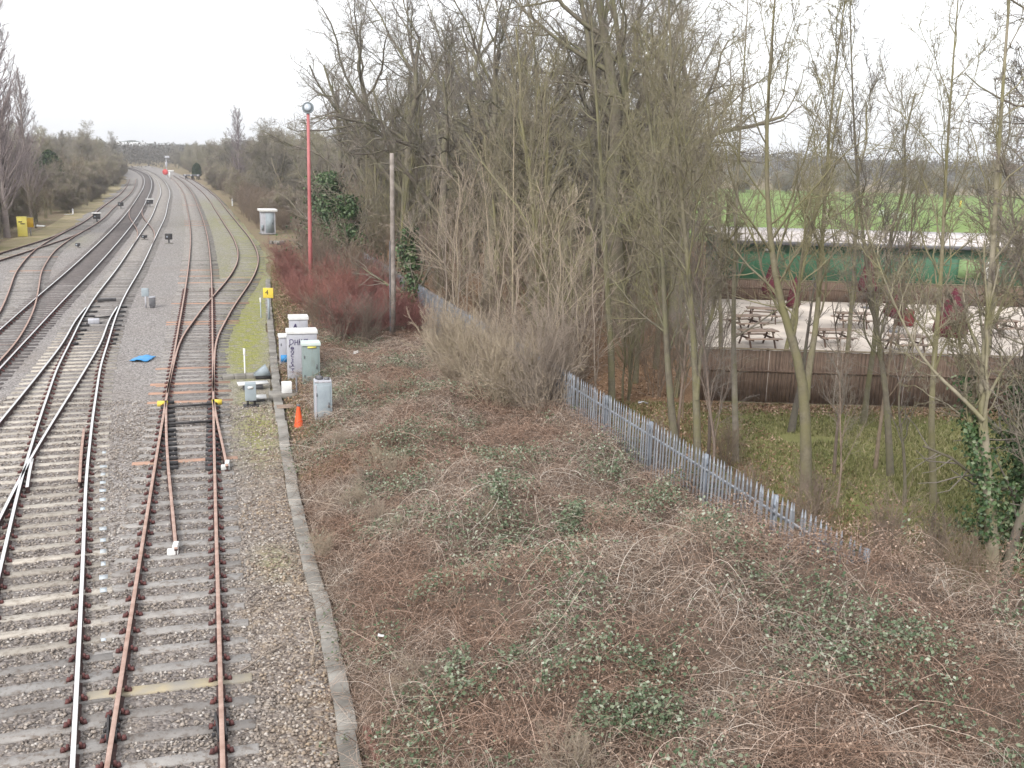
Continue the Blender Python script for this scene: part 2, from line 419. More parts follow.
# ------------------------------------------------------------------ tracks: centre lines
RT = .17
def curve_from_px(mids, step=.35, smooth_m=4.0, ext0=0.0):
    P = np.array([at(x, y, RT)[:2] for x, y in mids])
    d = np.concatenate([[0], np.cumsum(np.linalg.norm(np.diff(P, axis=0), axis=1))])
    n = int(d[-1]/step)+2; t = np.linspace(0, d[-1], n)
    # Catmull-Rom style cubic through the points
    T = np.gradient(P, d, axis=0)
    i = np.clip(np.searchsorted(d, t, side='right')-1, 0, len(d)-2)
    h = (d[i+1]-d[i])[:, None]; s = ((t-d[i])[:, None]/h)
    Q = (2*s**3-3*s**2+1)*P[i]+(s**3-2*s**2+s)*h*T[i]+(-2*s**3+3*s**2)*P[i+1]+(s**3-s**2)*h*T[i+1]
    if ext0:
        dirv = Q[0]-Q[8]; dirv /= np.linalg.norm(dirv); k = int(ext0/step)
        Q = np.concatenate([Q[0]+dirv*step*np.arange(k, 0, -1)[:, None], Q])
    # smoothing that widens with the distance from the viewer
    def box(Q, m):
        for _ in range(3):
            w = max(1, int(m/step)); ker = np.ones(2*w+1)/(2*w+1)
            pad = np.concatenate([2*Q[0]-Q[w:0:-1], Q, 2*Q[-1]-Q[-2:-w-2:-1]])
            Q = np.stack([np.convolve(pad[:, j], ker, 'valid') for j in (0, 1)], 1)
        return Q
    k = np.clip((Q[:,1]-70)/70, 0, 1)[:, None]
    return box(Q, min(smooth_m, 1.4))*(1-k)+box(Q, smooth_m)*k
def resample(Q, step):
    if len(Q) < 2: return Q[:0]
    d = np.concatenate([[0], np.cumsum(np.linalg.norm(np.diff(Q, axis=0), axis=1))])
    t = np.arange(0, d[-1], step)
    return np.stack([np.interp(t, d, Q[:, j]) for j in (0, 1)], 1)
def tangents(Q):
    T = np.gradient(Q, axis=0); return T/np.linalg.norm(T, axis=1, keepdims=True)

A_c = curve_from_px([(12,768),(27,668),(41.5,568),(55.6,468),(61,443),(66,418),(72.4,393),(78.4,368),(88.2,344),(98.5,318),(106,303),(128.9,268),(142.8,244),(149,233),(157.7,218),(162.3,203.7),(165.3,193.5),(163.6,186),(158.5,178.3),(150.5,172.6),(139.5,168.3),(130,166.5)], ext0=10)
A2_c = curve_from_px([(-34,514),(-6,468),(11,443),(28.5,418),(46.8,393),(64.5,368),(80.7,344),(93.4,318),(104.5,303),(118,284)], ext0=10, smooth_m=1.2)
B_c = curve_from_px([(15.5,331.5),(37.6,310),(82.5,268),(129.5,218),(136,208.8),(141.9,198.6),(147.4,187.2),(147.8,180.2),(145,175),(136,170),(128,167.5)], ext0=30)
AB_c = curve_from_px([(138.5,205),(135.5,211),(137,218),(141,223.5),(145.2,230),(146.2,236),(142.8,244)], smooth_m=1.5)
C_c = curve_from_px([(0,256),(35.5,245),(63,236),(79,228.6),(96.2,218),(106,208.8),(117,200),(123.7,194.8),(130.5,186),(132.8,178)], ext0=25)
C2_c = curve_from_px([(-20,359),(-6,345),(8,326),(17,310),(22,296),(24.7,286),(28.5,272),(36,260),(44.7,250),(54,243),(65,236.2),(79,228.6)], smooth_m=1.5, ext0=4)
D_c = curve_from_px([(164.9,768),(171.5,668),(177.9,568),(184.6,468),(192.3,368),(199.6,268),(199.4,241),(195.6,217.5),(192.6,207),(187.6,192.5),(176.9,179.7),(170,175)], ext0=10)
E_c = curve_from_px([(190,392),(193.3,368),(199.6,336.6),(209.8,320),(217,308.6),(226.3,296.4),(232.5,288.6),(242.6,274),(247.5,262.6),(247.6,251.4),(243.5,241),(231.9,224),(222.3,211),(214,199.3),(199.3,186),(191.4,180.6),(182,176)], smooth_m=2.0)

def rail_mesh(Q, off, z=RT, s0=0, mi=0):
    """flat bottomed rail swept along a centre line; off = lateral offset"""
    T = tangents(Q); Nr = np.stack([T[:,1], -T[:,0]], 1)
    prof = [(-.07,-.16),(.07,-.16),(.07,-.145),(.012,-.125),(.012,-.045),(.036,-.035),(.036,-.004),(.030,0),(-.030,0),(-.036,-.004),(-.036,-.035),(-.012,-.045),(-.012,-.125),(-.07,-.145)]
    n = len(Q); m = len(prof); pr = np.array(prof)
    V = np.zeros((n, m, 3))
    V[:,:,:2] = Q[:,None,:]+Nr[:,None,:]*(off+pr[:,0])[None,:,None]
    V[:,:,2] = z+pr[:,1]
    idx = np.arange(n*m).reshape(n, m)
    b = MB()
    side = []; top = []
    for j in range(m):
        k = (j+1) % m
        q = np.stack([idx[:-1,j], idx[:-1,k], idx[1:,k], idx[1:,j]], 1)
        (top if j in (6, 7, 8) else side).append(q)
    b.add(V.reshape(-1,3), np.concatenate(side), 0)
    b.f.append(np.concatenate(top)); b.mi.append(np.full(sum(len(q) for q in top), 1, np.int32))
    b.f.append(np.array([list(idx[0])[::-1]])); b.mi.append(np.zeros(1, np.int32))
    b.f.append(np.array([list(idx[-1])])); b.mi.append(np.zeros(1, np.int32))
    return b
def sub(Q, lo=None, hi=None):
    """the piece of a curve with Y between lo and hi"""
    m = np.ones(len(Q), bool)
    if lo is not None: m &= Q[:,1] >= lo
    if hi is not None: m &= Q[:,1] <= hi
    return Q[m]

def shift(b, base):
    for v in b.v: v -= np.array(base)
    return b
def lateral(Q, p):
    """signed offset (to the right) and the distance index of p beside curve Q"""
    i = int(np.argmin(((Q-p)**2).sum(1))); t = tangents(Q)[i]; n = np.array([t[1], -t[0]])
    return float((p-Q[i])@n), float(abs((p-Q[i])@t))

GA = .7525
SLEEPERS = []
def make_track(name, label, Q, head, sleeper_fn, spacing=.68, branch=None, z_s=.035, railparts=None, chairs_to=60, sleepers=True, s_hi=400, group=None, ends=False):
    base = np.array([*Q[np.argmin(np.abs(Q[:,1]-max(Q[0,1], 12)))], 0.0])
    t = thing(name, label, 'railway track', base, 0, group)
    Qr = np.concatenate([resample(Q, .5)])
    for off in (-GA, GA):
        for Qp in (railparts or {}).get(off, [Qr]):
            r = shift(rail_mesh(Qp, off), base).build('rail', [M_rust, head], t)
            S = resample(sub(Qp, None, chairs_to), spacing)
            if len(S) > 3:
                T = tangents(S); b = MB()
                for p, tt in zip(S, T):
                    n = np.array([tt[1], -tt[0]]); rz = math.atan2(tt[1], tt[0])
                    for sd in (-1, 1):
                        c = p+n*(off+sd*.135)
                        b.box((c[0]+rng.normal(0,.008), c[1]+rng.normal(0,.008), z_s+.035), (.09, .075, .05), rz+rng.normal(0,.1), taper=.65)
                        c = p+n*(off+sd*.085)
                        b.box((c[0], c[1], z_s+.065), (.075, .06, .07), rz, taper=.6)
                k = shift(b, base).build('rail_chairs', M_chair, r); k['kind'] = 'stuff'
    if sleepers:
        S = resample(sub(Q, None, s_hi), spacing); T = tangents(S)
        order = np.argsort(S[:,1]+(S[:,1] < 10)*1000)
        near = set(order[:100]); rest = MB(); restm = []
        for i, (p, tt) in enumerate(zip(S, T)):
            mat, L, w = sleeper_fn(p)
            a0, a1 = -L/2, L/2
            for bq in (branch or []):
                o, al = lateral(bq, p)
                if al < .6 and .12 < abs(o) < 2.6:
                    if o > 0: a0 = min(a0, -o-L/2)
                    else: a1 = max(a1, -o+L/2)
            rz = math.atan2(tt[1], tt[0])+rng.normal(0, .012); n = np.array([tt[1], -tt[0]])
            c = p+n*((a0+a1)/2+rng.normal(0, .02))
            zt = z_s+rng.normal(0, .006)
            if p[1] < 36: SLEEPERS.append((c[0], c[1], tt[0], tt[1], w/2, (a1-a0)/2))
            ct = (c[0]-base[0], c[1]-base[1], zt-.07); sz = (w*rng.uniform(.94, 1.05), a1-a0, .14)
            if i in near:
                o = MB().box(ct, sz, rz).build('sleeper', mat, t)
                if zt > 0 and p[1] < 30: bevel(o, .012, 1)
                if ends and 15.2 < p[1] < 27 and rng.random() < .72:
                    e = p+n*(a1-.12)-base[:2]; MB().box((e[0], e[1], zt+.002), (w*.9, rng.uniform(.08,.17), .008), rz).build('painted_end', M_paleblue, o)
            else:
                if mat not in restm: restm.append(mat)
                rest.box(ct, sz, rz, mi=restm.index(mat))
        if rest.n:
            o = rest.build('sleepers', restm, t); o['kind'] = 'stuff'
    return t, base

def yat(py): return at(190, py)[1]
def sl_main(p):
    Y = p[1]
    if Y > 15.2 and Y < 45: return (M_sleeper_o if abs(Y-at(115,325)[1]) < .5 else M_sleeper_c, 2.5, .24)
    return (M_sleeper_w, 2.5, .26)
OR = [yat(v) for v in (367, 392, 401, 459, 303, 323, 385)]
def sl_yard(p):
    Y = p[1]
    if min(abs(Y-v) for v in OR) < .36: return (M_sleeper_o, 2.75, .25)
    if abs(Y-yat(697)) < .33: return (M_sleeper_y, 2.5, .26)
    if Y > 60 and int(Y*7) % 23 == 0: return (M_sleeper_o, 2.6, .25)
    return (M_sleeper_w, 2.5, .26)
def sl_dark(p): return (M_sleeper_d, 2.5, .26)
def sl_far(p):
    if int(p[0]*5+p[1]*9) % 29 == 0: return (M_sleeper_o, 2.5, .25)
    return (M_sleeper_w, 2.5, .25)

# trap point rails inside / outside the yard track
tA, baseA = make_track('railway_track', 'main line with shiny rails on pale concrete sleepers in the left foreground', A_c, M_steelhead, sl_main, branch=[A2_c], chairs_to=45, ends=True)
A2n = sub(A2_c, None, at(100,308)[1])
t, b_ = make_track('railway_track', 'shiny turnout route leaving the nearest main line towards the lower left edge', A2n, M_steelhead, sl_main, sleepers=False, chairs_to=0)
make_track('railway_track', 'second main line from the left foreground, dark ballast between its shiny rails', B_c, M_steelhead, sl_dark, chairs_to=55)
make_track('railway_track', 'short curved crossover joining the two main lines in the distance', AB_c, M_rusthead, sl_far, sleepers=False, chairs_to=0)
make_track('railway_track', 'leftmost rusty siding curving past the yellow cabinet', C_c, M_rusthead, sl_far, chairs_to=0)
make_track('railway_track', 'rusty curved connection between leftmost siding and the second main line', C2_c, M_rusthead, sl_far, sleepers=True, chairs_to=0)
tD, baseD = make_track('railway_track', 'straight rusty yard track beside the grey cabinets, trap points in it', D_c, M_rusthead, sl_yard, branch=[E_c], chairs_to=60)
make_track('railway_track', 'rusty S-curved track, rightmost of all, joining the straight yard track', E_c, M_rusthead, sl_yard, chairs_to=0, sleepers=True, spacing=.9, z_s=.012)

# check rails, frog wing rails, trap rails as parts of their tracks
def px_rail(pts, base, parent, head, name='rail', z=RT):
    Q = curve_from_px(pts, step=.3, smooth_m=.6)
    o = shift(rail_mesh(resample(Q, .35), 0, z=z), base).build(name, [M_rust, head], parent); return Q
px_rail([(79.5,482),(81,455),(84.5,425)], baseA, tA, M_rusthead, 'check_rail')
px_rail([(27,487),(29.5,470),(33,456)], baseA, tA, M_steelhead, 'wing_rail')
Q1 = px_rail([(176,549),(172,505),(168.5,470),(166.5,440),(166,402)], baseD, tD, M_rusthead, 'trap_rail')
Q2 = px_rail([(227,466),(221.5,440),(216.5,418),(213.5,400)], baseD, tD, M_rusthead, 'trap_rail')
for (px, py) in ((176,552),(227.5,468)):
    c = at(px, py, 0)-np.array([*baseD[:2], 0])
    b = MB().box(c+(0,0,.13), (.11,.30,.12), .2).box(c+(0,-.19,.08), (.22,.13,.13), .2)
    bevel(b.build('rail_end_stop', M_white, tD), .01)
# black slide chairs and stretcher bars of the trap points
b = MB()
for py in np.linspace(404, 470, 15):
    for px, w in ((167.5, .42), (213.5, .42)):
        c = at(px+(py-404)*.04*(1 if px < 190 else 0), py)-np.array([*baseD[:2], 0])
        MB().box(c+(0,0,.055), (w, .2, .07), .29).build('slide_chair', M_black, tD)
for py in (406, 423):
    a = at(166, py+1, .12)-np.array([*baseD[:2], 0]); c = at(212, py-2, .12)-np.array([*baseD[:2], 0])
    MB().bar(a, c, .07, .06).build('stretcher_bar', M_black, tD)
for px, py in ((162.5,403.5),(217,402)):
    c = at(px, py, .1)-np.array([*baseD[:2], 0]); MB().box(c, (.32,.25,.14), .29).build('yellow_clamp', M_yellow, tD)
# fishplates near the front
for px, py in ((112,728),(221,726)):
    c = at(px, py, .1)-np.array([*baseD[:2], 0]); b = MB()
    for sd in (-.055, .055):
        b.box(c+(sd*.95, sd*.25, -.01), (.035, .62, .12), .36)
        for k in range(4): b.box(c+(sd*1.6-.28*0+(-.16+k*.11)*-.33, -.24+k*.16, 0), (.05,.05,.06), .36)
    bevel(b.build('fishplate', M_black, tD), .006, 1)
# slide chairs of the main line switch
b = MB()
for py in np.linspace(308, 345, 9):
    for px in (92-(py-308)*.62, 119-(py-308)*.33):
        c = at(px+3, py)-np.array([*baseA[:2], 0]); MB().box(c+(0,0,.055), (.5,.22,.07), .3).build('slide_chair', M_black, tA)
a = at(94,318,.1)-np.array([*baseA[:2],0]); c = at(112,316,.1)-np.array([*baseA[:2],0]); MB().bar(a, c, .08, .06).build('stretcher_bar', M_black, tA)

# ------------------------------------------------------------------ ground
def boundary(pts):
    P = np.array([at(*p)[:2] for p in pts]); return P[np.argsort(P[:,1])]
Lb = boundary([(-260,300),(-100,275),(0,261),(30,248),(60,234),(92,212),(116,192),(127,182),(124,173),(112,167)])
Rb = boundary([(352,768),(341,700),(322,610),(300,530),(290,478),(277,398),(268,300),(268,280),(268,255),(250,232),(228,207),(205,188),(190,178),(168,170),(148,165.5)])
def trough_x(y): return np.interp(y, Rb[:,1], Rb[:,0], left=Rb[0,0]+.25*(Rb[0,1]-0))
ys = np.concatenate([np.arange(2, 45, .45), np.arange(45, 110, 1.0), np.arange(110, Rb[-1,1], 3.0)])
xl = np.interp(ys, Lb[:,1], Lb[:,0], left=Lb[0,0]); xr = np.interp(ys, Rb[:,1], Rb[:,0])
xr = np.where(ys < Rb[0,1], Rb[0,0]+(Rb[0,1]-ys)*.2, xr)
xl = np.minimum(xl+(vnoise(ys*.4, ys*0)-.5)*1.6, xr-1); xr = xr+(vnoise(ys*.5, ys*0+9)-.5)*.5
u = np.linspace(0, 1, 90); u = 1-(1-u)**1.5
X = xl[:,None]+(xr-xl)[:,None]*u[None,:]; Yg = np.repeat(ys[:,None], len(u), 1)
Z = .008+.03*(vnoise(X*1.3, Yg*1.3)-.5)+.02*(vnoise(X*3.1, Yg*3.1)-.5)
Z = np.maximum(Z, .004)
tone = np.zeros((*X.shape, 3))
def blob(px, py, r, ry=None):
    c = at(px, py); return np.exp(-(((X-c[0]+ (Yg-c[1])*.28)/r)**2+((Yg-c[1])/(ry or r*2.5))**2))
moss = np.zeros(X.shape)
for px, py, r, ry, w in ((244,350,.9,6,1.3),(248,330,1.0,8,1.3),(256,305,1.2,8,1.),(258,430,.7,3.0,.9),(262,285,2,14,.8),(262,262,2.5,16,.8),(256,240,4,20,.75),(230,275,1.6,12,.55),(240,222,5,18,.8),(228,205,5,18,.6),(40,240,3,6,.9),(246,400,.5,2,.6),(222,262,1.5,16,.4),(213,235,2,16,.35),(275,562,.4,.8,.4)):
    moss = np.maximum(moss, w*blob(px, py, r, ry))
tone[...,0] = np.clip(moss, 0, 1)
tone[...,1] = np.clip(1.15-(Yg-16)/26, 0.12, 1)*np.clip(.35+.5*(X+.29*Yg+.6), .3, 1)
dk = np.zeros(X.shape)
PB = B_c[::4]
for i in range(len(ys)):
    if ys[i] > 60 and ys[i] < 350:
        j = np.argmin(np.abs(PB[:,1]-ys[i])); dk[i] = np.exp(-((X[i]-PB[j,0])/1.0)**4)*.9
PA = np.concatenate([A_c[::4]])
for i in range(len(ys)):
    if ys[i] < 62:
        j = np.argmin(np.abs(PA[:,1]-ys[i])); dk[i] = np.maximum(dk[i], .35*np.exp(-((X[i]-PA[j,0])/.9)**4))
        j = np.argmin(np.abs(D_c[:,1]-ys[i])); dk[i] = np.maximum(dk[i], .45*np.exp(-((X[i]-D_c[j,0])/.9)**4))
tone[...,2] = dk
trackbed = structure(grid_mesh('trackbed', X, Yg, Z, M_ballast, tone), 'grey brown ballast bed under the railway tracks')

# the broad ground sheet (rings growing outwards)
r = np.concatenate([[0.5], np.geomspace(3, 1150, 60)]); a = np.linspace(0, 2*np.pi, 73)
X = r[:,None]*np.cos(a); Yg = 20+r[:,None]*np.sin(a)
structure(grid_mesh('ground', X, Yg, np.full(X.shape, -.03), M_ground))

def verge():
    P = boundary([(-60,268),(0,259),(40,242),(66,229),(92,210),(112,193),(122,184)]); k = np.linspace(0, len(P)-1, 60); Q = np.stack([np.interp(k, np.arange(len(P)), P[:,j]) for j in (0,1)], 1)
    T = tangents(Q); N = np.stack([-T[:,1], T[:,0]], 1); o = np.linspace(-1.5, 1, 8)[None,:]*np.ones((60,1)); o = np.where(o < 0, o*.4, o*(1.6+1.6*vnoise(k*.6, k*0))[:,None])
    X = Q[:,0,None]+N[:,0,None]*o; Y = Q[:,1,None]+N[:,1,None]*o
    structure(grid_mesh('grass_verge', X, Y, .0+0*X+.001, M_straw))
verge()
# fence line
FA = np.array([5.93, 15.6]); FB = np.array([-13.2, 74.0])
FD = (FB-FA)/np.linalg.norm(FB-FA)
def fence_x(y): return FA[0]+(y-FA[1])*(FB[0]-FA[0])/(FB[1]-FA[1])

# garden lawn (with leaf litter towards the wood and the fence)
ys = np.linspace(8, 34.3, 70); u = np.linspace(0, 1, 90)
xl = fence_x(ys)+.15; X = xl[:,None]+(48-xl)[:,None]*u**1.5; Yg = np.repeat(ys[:,None], 90, 1)
tone = np.zeros((*X.shape, 3))
tone[...,0] = np.clip(1.0-(X-(5.2-.16*(Yg-28)))/3.2, 0, 1.2)+np.exp(-((34.3-Yg)/.9)**2)+np.clip((24.5-Yg)/4, 0, 1)*.75
structure(grid_mesh('lawn', X, Yg, np.zeros(X.shape)+.004, M_lawn, tone))
# wood floor
ys = np.linspace(34.3, 105, 60); xl = fence_x(ys)+.15; xr = .185*ys+1.0
X = xl[:,None]+(xr-xl)[:,None]*u; Yg = np.repeat(ys[:,None], 90, 1)
tone = np.zeros((*X.shape, 3)); tone[...,0] = .85
structure(grid_mesh('woodland_floor', X, Yg, np.zeros(X.shape)-.004, M_lawn, tone))
# patio and playing field
b = MB(); b.add([(6.6,34.9,0),(60,34.6,0),(60,61,0),(10.5,61.5,0)], [(0,1,2,3)]); structure(b.build('patio', M_patio))
b = MB(); b.add([(8,84,-.01),(190,80,-.01),(260,300,-.01),(30,300,-.01)], [(0,1,2,3)]); structure(b.build('playing_field', M_field))
# far hills
for k, (d, h0, h1, x0, x1, sd) in enumerate(((640, 2, 4, -700, 900, 1), (900, 7, 10, -850, 1000, 2))):
    xs = np.linspace(x0, x1, 160); top = h0+(h1-h0)*vnoise(xs*.004+sd*7, xs*0+sd)+4*vnoise(xs*.05, xs*0+3)
    prof = [(-90, 0), (-40, .55), (0, 1), (70, .6), (160, 0)]
    X = np.stack([xs]*5); Yg = np.stack([np.full(160, d+p[0]) for p in prof]); Z = np.stack([top*p[1]-1 for p in prof])
    structure(grid_mesh('hills', X, Yg, Z, M_hill))

# bramble bank ------------------------------------------------------
def bank_h(x, y):
    e0 = x-np.interp(y, [6, *Rb[:7,1], 70, 85], [-.9, *Rb[:7,0], Rb[6,0]-2.5, -21])
    ramp = 1-np.exp(-np.clip(e0-.15, 0, None)/2.6)
    over = np.clip((x-fence_x(y)-.1), 0, None)
    yy = np.clip((y-15.2)/1.5, 0, 1); fall = np.exp(-(np.clip(over-.5, 0, None)/1.0)**2*yy-(over/4.2)**4*(1-yy)*np.clip((y-9)/5, 0, 1))
    far = np.interp(y, [10, 15.5, 19, 24, 29, 36, 46, 60], [1.80, 1.95, 1.55, 1.25, 1.15, .85, .35, .15])
    n = .70+.55*vnoise(x*.45+5, y*.45)+.60*(vnoise(x*.95, y*.8+8)-.5)+.2*(vnoise(x*2.2, y*2.2+3)-.5)
    return ramp*far*fall*n
ys = np.linspace(5, 62, 120); uu = np.linspace(0, 1, 70)
xl = np.interp(ys, [5, *Rb[:7,1], 62], [-.6, *Rb[:7,0], Rb[6,0]])+.18
xr = np.where(ys < 16, 15.5-np.clip(ys-9, 0, 7)*.9, 0); xr = np.where(ys >= 16, fence_x(ys)+1.2+np.clip(18.5-ys, 0, 3)*1.4, xr)
X = xl[:,None]+(xr-xl)[:,None]*uu; Yg = np.repeat(ys[:,None], 70, 1)
Z = bank_h(X, Yg)*.80
bank = structure(grid_mesh('bank', X, Yg, Z+.0, M_soil), 'low soil bank under the brambles beside the tracks')

def bank_points(n, ymax=44, dens=1.4):
    """random points on the bramble bank, denser near the viewer"""
    out = []; tot = 0
    while tot < n:
        y = rng.uniform(0, 1, n)**dens*(ymax-8.5)+8.5
        lo = np.interp(y, [5, *Rb[:7,1], 62], [-.6, *Rb[:7,0], Rb[6,0]])+.1
        hi = np.where(y < 16, 15.2-np.clip(y-9, 0, 7)*.9, fence_x(y)+.5+np.clip(18.5-y, 0, 2.5)*1.4)
        x = rng.uniform(-9, 15, n); k = (x > lo) & (x < hi) & ~((y > 27.6) & (y < 37) & (x < -6.1-.27*(y-29.5)))
        out.append(np.stack([x[k], y[k]], 1)); tot += k.sum()
    return np.concatenate(out)[:n]

def canes(n, ymax, lmin, lmax, r0, r1, rise, dens=1.4):
    P = bank_points(n, ymax, dens); x, y = P[:,0], P[:,1]
    az = rng.uniform(0, 2*np.pi, n); L = rng.uniform(lmin, lmax, n); t = np.linspace(0, 1, 8)
    bend = rng.normal(0, .8, n)
    px = x[:,None]+L[:,None]*t*np.cos(az[:,None]+bend[:,None]*t); py = y[:,None]+L[:,None]*t*np.sin(az[:,None]+bend[:,None]*t)
    h = bank_h(x, y)[:,None]*(1-.35*t)+bank_h(px, py)*.35*t
    up = rng.uniform(*rise, n)[:,None]*np.sin(np.pi*np.clip(t*rng.uniform(.7, 1.1, n)[:,None], 0, 1))
    pz = h*rng.uniform(.62, 1.0, n)[:,None]+up+.02+rng.normal(0, .012, (n, 8))
    pz = np.maximum(pz, .02)
    rr = rng.uniform(r0, r1, n)[:,None]*(1-.6*t)
    return np.stack([px, py, pz], -1), rr
b = MB()
P, rr = canes(34000, 44, .35, 1.1, .0025, .0048, (.03, .28)); b.tubes(P, rr, 3)
P, rr = canes(26000, 36, .2, .6, .002, .004, (.02, .35)); b.tubes(P, rr, 3)
P, rr = canes(1500, 42, .7, 1.8, .003, .0065, (.10, .5)); b.tubes(P, rr, 4)
brambles = tag(b.build('bramble_thicket', M_cane), 'tangle of brown bare bramble canes over the bank beside the tracks', 'brambles', kind='stuff')
b = MB(); P = bank_points(150000, 46, 1.25)
h = bank_h(P[:,0], P[:,1])*rng.uniform(.74, 1.12, len(P))+.02
N = rng.normal(size=(len(P), 3)); N[:,2] = np.abs(N[:,2])+.5
b.cards(np.column_stack([P, h]), N, rng.uniform(.02, .055, len(P)), .65)
tag(b.build('dead_leaves', M_litter), 'dead brown leaves caught among the bramble canes', 'dead leaves', kind='stuff')
b = MB(); P = bank_points(60000, 46, 1.2)
w = vnoise(P[:,0]*.9+20, P[:,1]*.9)+.35*vnoise(P[:,0]*3, P[:,1]*3)
P = P[w > .80]
cl = rng.integers(0, min(len(P), 2600), 46000); c = P[cl]+rng.normal(0, .16, (46000, 2))
# some definite clumps seen in the picture
spots = [(640,730,.55,900),(575,535,.5,700),(715,580,.45,450),(500,520,.5,500),(420,430,.8,700),(560,560,.4,250),(640,680,.4,300),(860,560,.6,350),(480,660,.5,300),(740,620,.35,150),(900,690,.5,250),(450,590,.5,200),(400,445,.8,500),(660,520,.5,200),(335,690,.12,40),(530,690,.4,200)]
ex = []
for px, py, rad, k in spots:
    q = at(px, py, 1.0)[:2]; th = rng.uniform(0, 3.14); e_ = rng.normal(0, 1, (int(k*2.6), 2))*np.array([rad*1.05, rad*.45]); e_ = e_[vnoise(e_[:,0]*3+px, e_[:,1]*3+py) > .42]
    ex.append(q+np.stack([e_[:,0]*math.cos(th)-e_[:,1]*math.sin(th), e_[:,0]*math.sin(th)+e_[:,1]*math.cos(th)], 1))
c = np.concatenate([c[:44000]]+ex)
h = bank_h(c[:,0], c[:,1])*rng.uniform(.88, 1.1, len(c))+rng.uniform(.02, .24, len(c))
N = rng.normal(size=(len(c), 3))*.7; N[:,2] = np.abs(N[:,2])+.6
b.cards(np.column_stack([c, h]), N, rng.uniform(.026, .085, len(c)), .7)
tag(b.build('bramble_leaves', M_bleaf), 'scattered green bramble leaves growing through the brown canes', 'bramble leaves', kind='stuff')

def lawn_pts(n):
    y = rng.uniform(17, 34.2, n); x = fence_x(y)+.3+rng.random(n)*(21-fence_x(y)); return x, y
n = 95000; x, y = lawn_pts(n); y3 = 24+50*rng.random(9000); x3 = np.interp(y3, Rb[:,1], Rb[:,0])+.2+np.abs(rng.normal(0, 1.0, 9000)); x = np.concatenate([x, x3]); y = np.concatenate([y, y3]); gz = np.where((x < fence_x(y)) & (y < 62), bank_h(x, y)*.80, 0); m = vnoise(x*.8, y*.8) > .08; x, y, gz = x[m], y[m], gz[m]; n = len(x)
b = MB(); hh = rng.uniform(.04, .14, n)*(.6+.9*vnoise(x*1.7, y*1.7)); az = rng.uniform(0, 6.28, n); ln = rng.normal(0, .05, (n, 2))
P0 = np.stack([x-.018*np.cos(az), y-.018*np.sin(az), gz], 1); P1 = np.stack([x+.018*np.cos(az), y+.018*np.sin(az), gz], 1); P2 = np.stack([x+ln[:,0], y+ln[:,1], gz+hh], 1)
b.add(np.stack([P0, P1, P2], 1).reshape(-1,3), np.arange(3*n).reshape(-1,3))
tag(b.build('grass_tufts', island('winter_grass_blade', [(0, (.095,.10,.04)), (.45, (.16,.165,.065)), (.8, (.24,.225,.11)), (1, (.36,.31,.19))], .85, .15)), 'short tufty winter grass on the lawn and verge', 'grass', kind='stuff')
n = 60000; y = rng.uniform(17, 75, n)*1.0; u_ = rng.random(n)
hi = np.where(y < 34.4, fence_x(y)+7+.0*y, .17*y); x = fence_x(y)+.2+u_**2.0*(hi-fence_x(y)); ed = rng.random(n) < .22
x = np.where(ed, rng.uniform(6.5, 26, n), x); y = np.where(ed, 34.3-np.abs(rng.normal(0, .7, n)), y)
y2 = 24+46*rng.random(16000)**1.4; x2 = np.interp(y2, Rb[:,1], Rb[:,0])+.25+np.abs(rng.normal(0, 1.3, 16000))
x = np.concatenate([x, x2]); y = np.concatenate([y, y2]); n = len(x)
N = rng.normal(size=(n, 3))*.6; N[:,2] = 1
gz = np.where((x < fence_x(y)) & (y < 62), bank_h(x, y)*.80, 0)
b = MB(); b.cards(np.stack([x, y, gz+rng.uniform(.01, .06, n)], 1), N, rng.uniform(.05, .12, n), .65)
tag(b.build('leaf_litter', island('fallen_leaf', [(0, (.12,.07,.045)), (.4, (.23,.145,.095)), (.75, (.33,.22,.15)), (1, (.44,.33,.25))], .9, .1)), 'fallen brown leaves on the wood floor and along the board fence', 'leaf litter', kind='stuff')

# loose stones on the near trackbed -------------------------------------
n = 62000
y = 10.5+22*rng.random(n)**1.35; x = rng.uniform(-17, -1.2, n)
xr_ = np.interp(y, Rb[:,1], Rb[:,0])-.05; k = x < xr_
for Q in (A_c, D_c):
    j = np.array([np.argmin(np.abs(Q[:300,1]-v)) for v in np.linspace(9, 34, 200)])
    qx = np.interp(y, Q[:300,1], Q[:300,0])
    k &= ~(np.abs(np.abs(x-qx)-GA*1.04) < .13)
for cx, cy, tx, ty, hw, hl in SLEEPERS:
    al = (x-cx)*tx+(y-cy)*ty; la = (x-cx)*ty-(y-cy)*tx
    k &= ~((np.abs(al) < hw-.01) & (np.abs(la) < hl-.02) & (rng.random(len(x)) > .06))
x = x[k]; y = y[k]; n = len(x)
ico = np.array([(1,0,0),(-1,0,0),(0,1,0),(0,-1,0),(0,0,1),(0,0,-1)], float)
tri = np.array([(0,2,4),(2,1,4),(1,3,4),(3,0,4),(2,0,5),(1,2,5),(3,1,5),(0,3,5)])
s = rng.uniform(.018, .042, (n,1,1))*np.array([1,1,.75])*rng.uniform(.7, 1.3, (n,6,1))
ang = rng.uniform(0, 6.28, n); V = ico[None]*s; V = V+rng.normal(0, .006, V.shape)
ca, sa = np.cos(ang)[:,None], np.sin(ang)[:,None]
V = np.stack([V[...,0]*ca-V[...,1]*sa, V[...,0]*sa+V[...,1]*ca, V[...,2]], -1)+np.stack([x, y, rng.uniform(.005, .03, n)], -1)[:,None,:]
f = (tri[None]+np.arange(n)[:,None,None]*6).reshape(-1, 3)
b = MB(); b.add(V.reshape(-1,3), f); tag(b.build('ballast_stones', M_stone), 'loose brown and grey ballast stones between the rails', 'stones', kind='stuff')

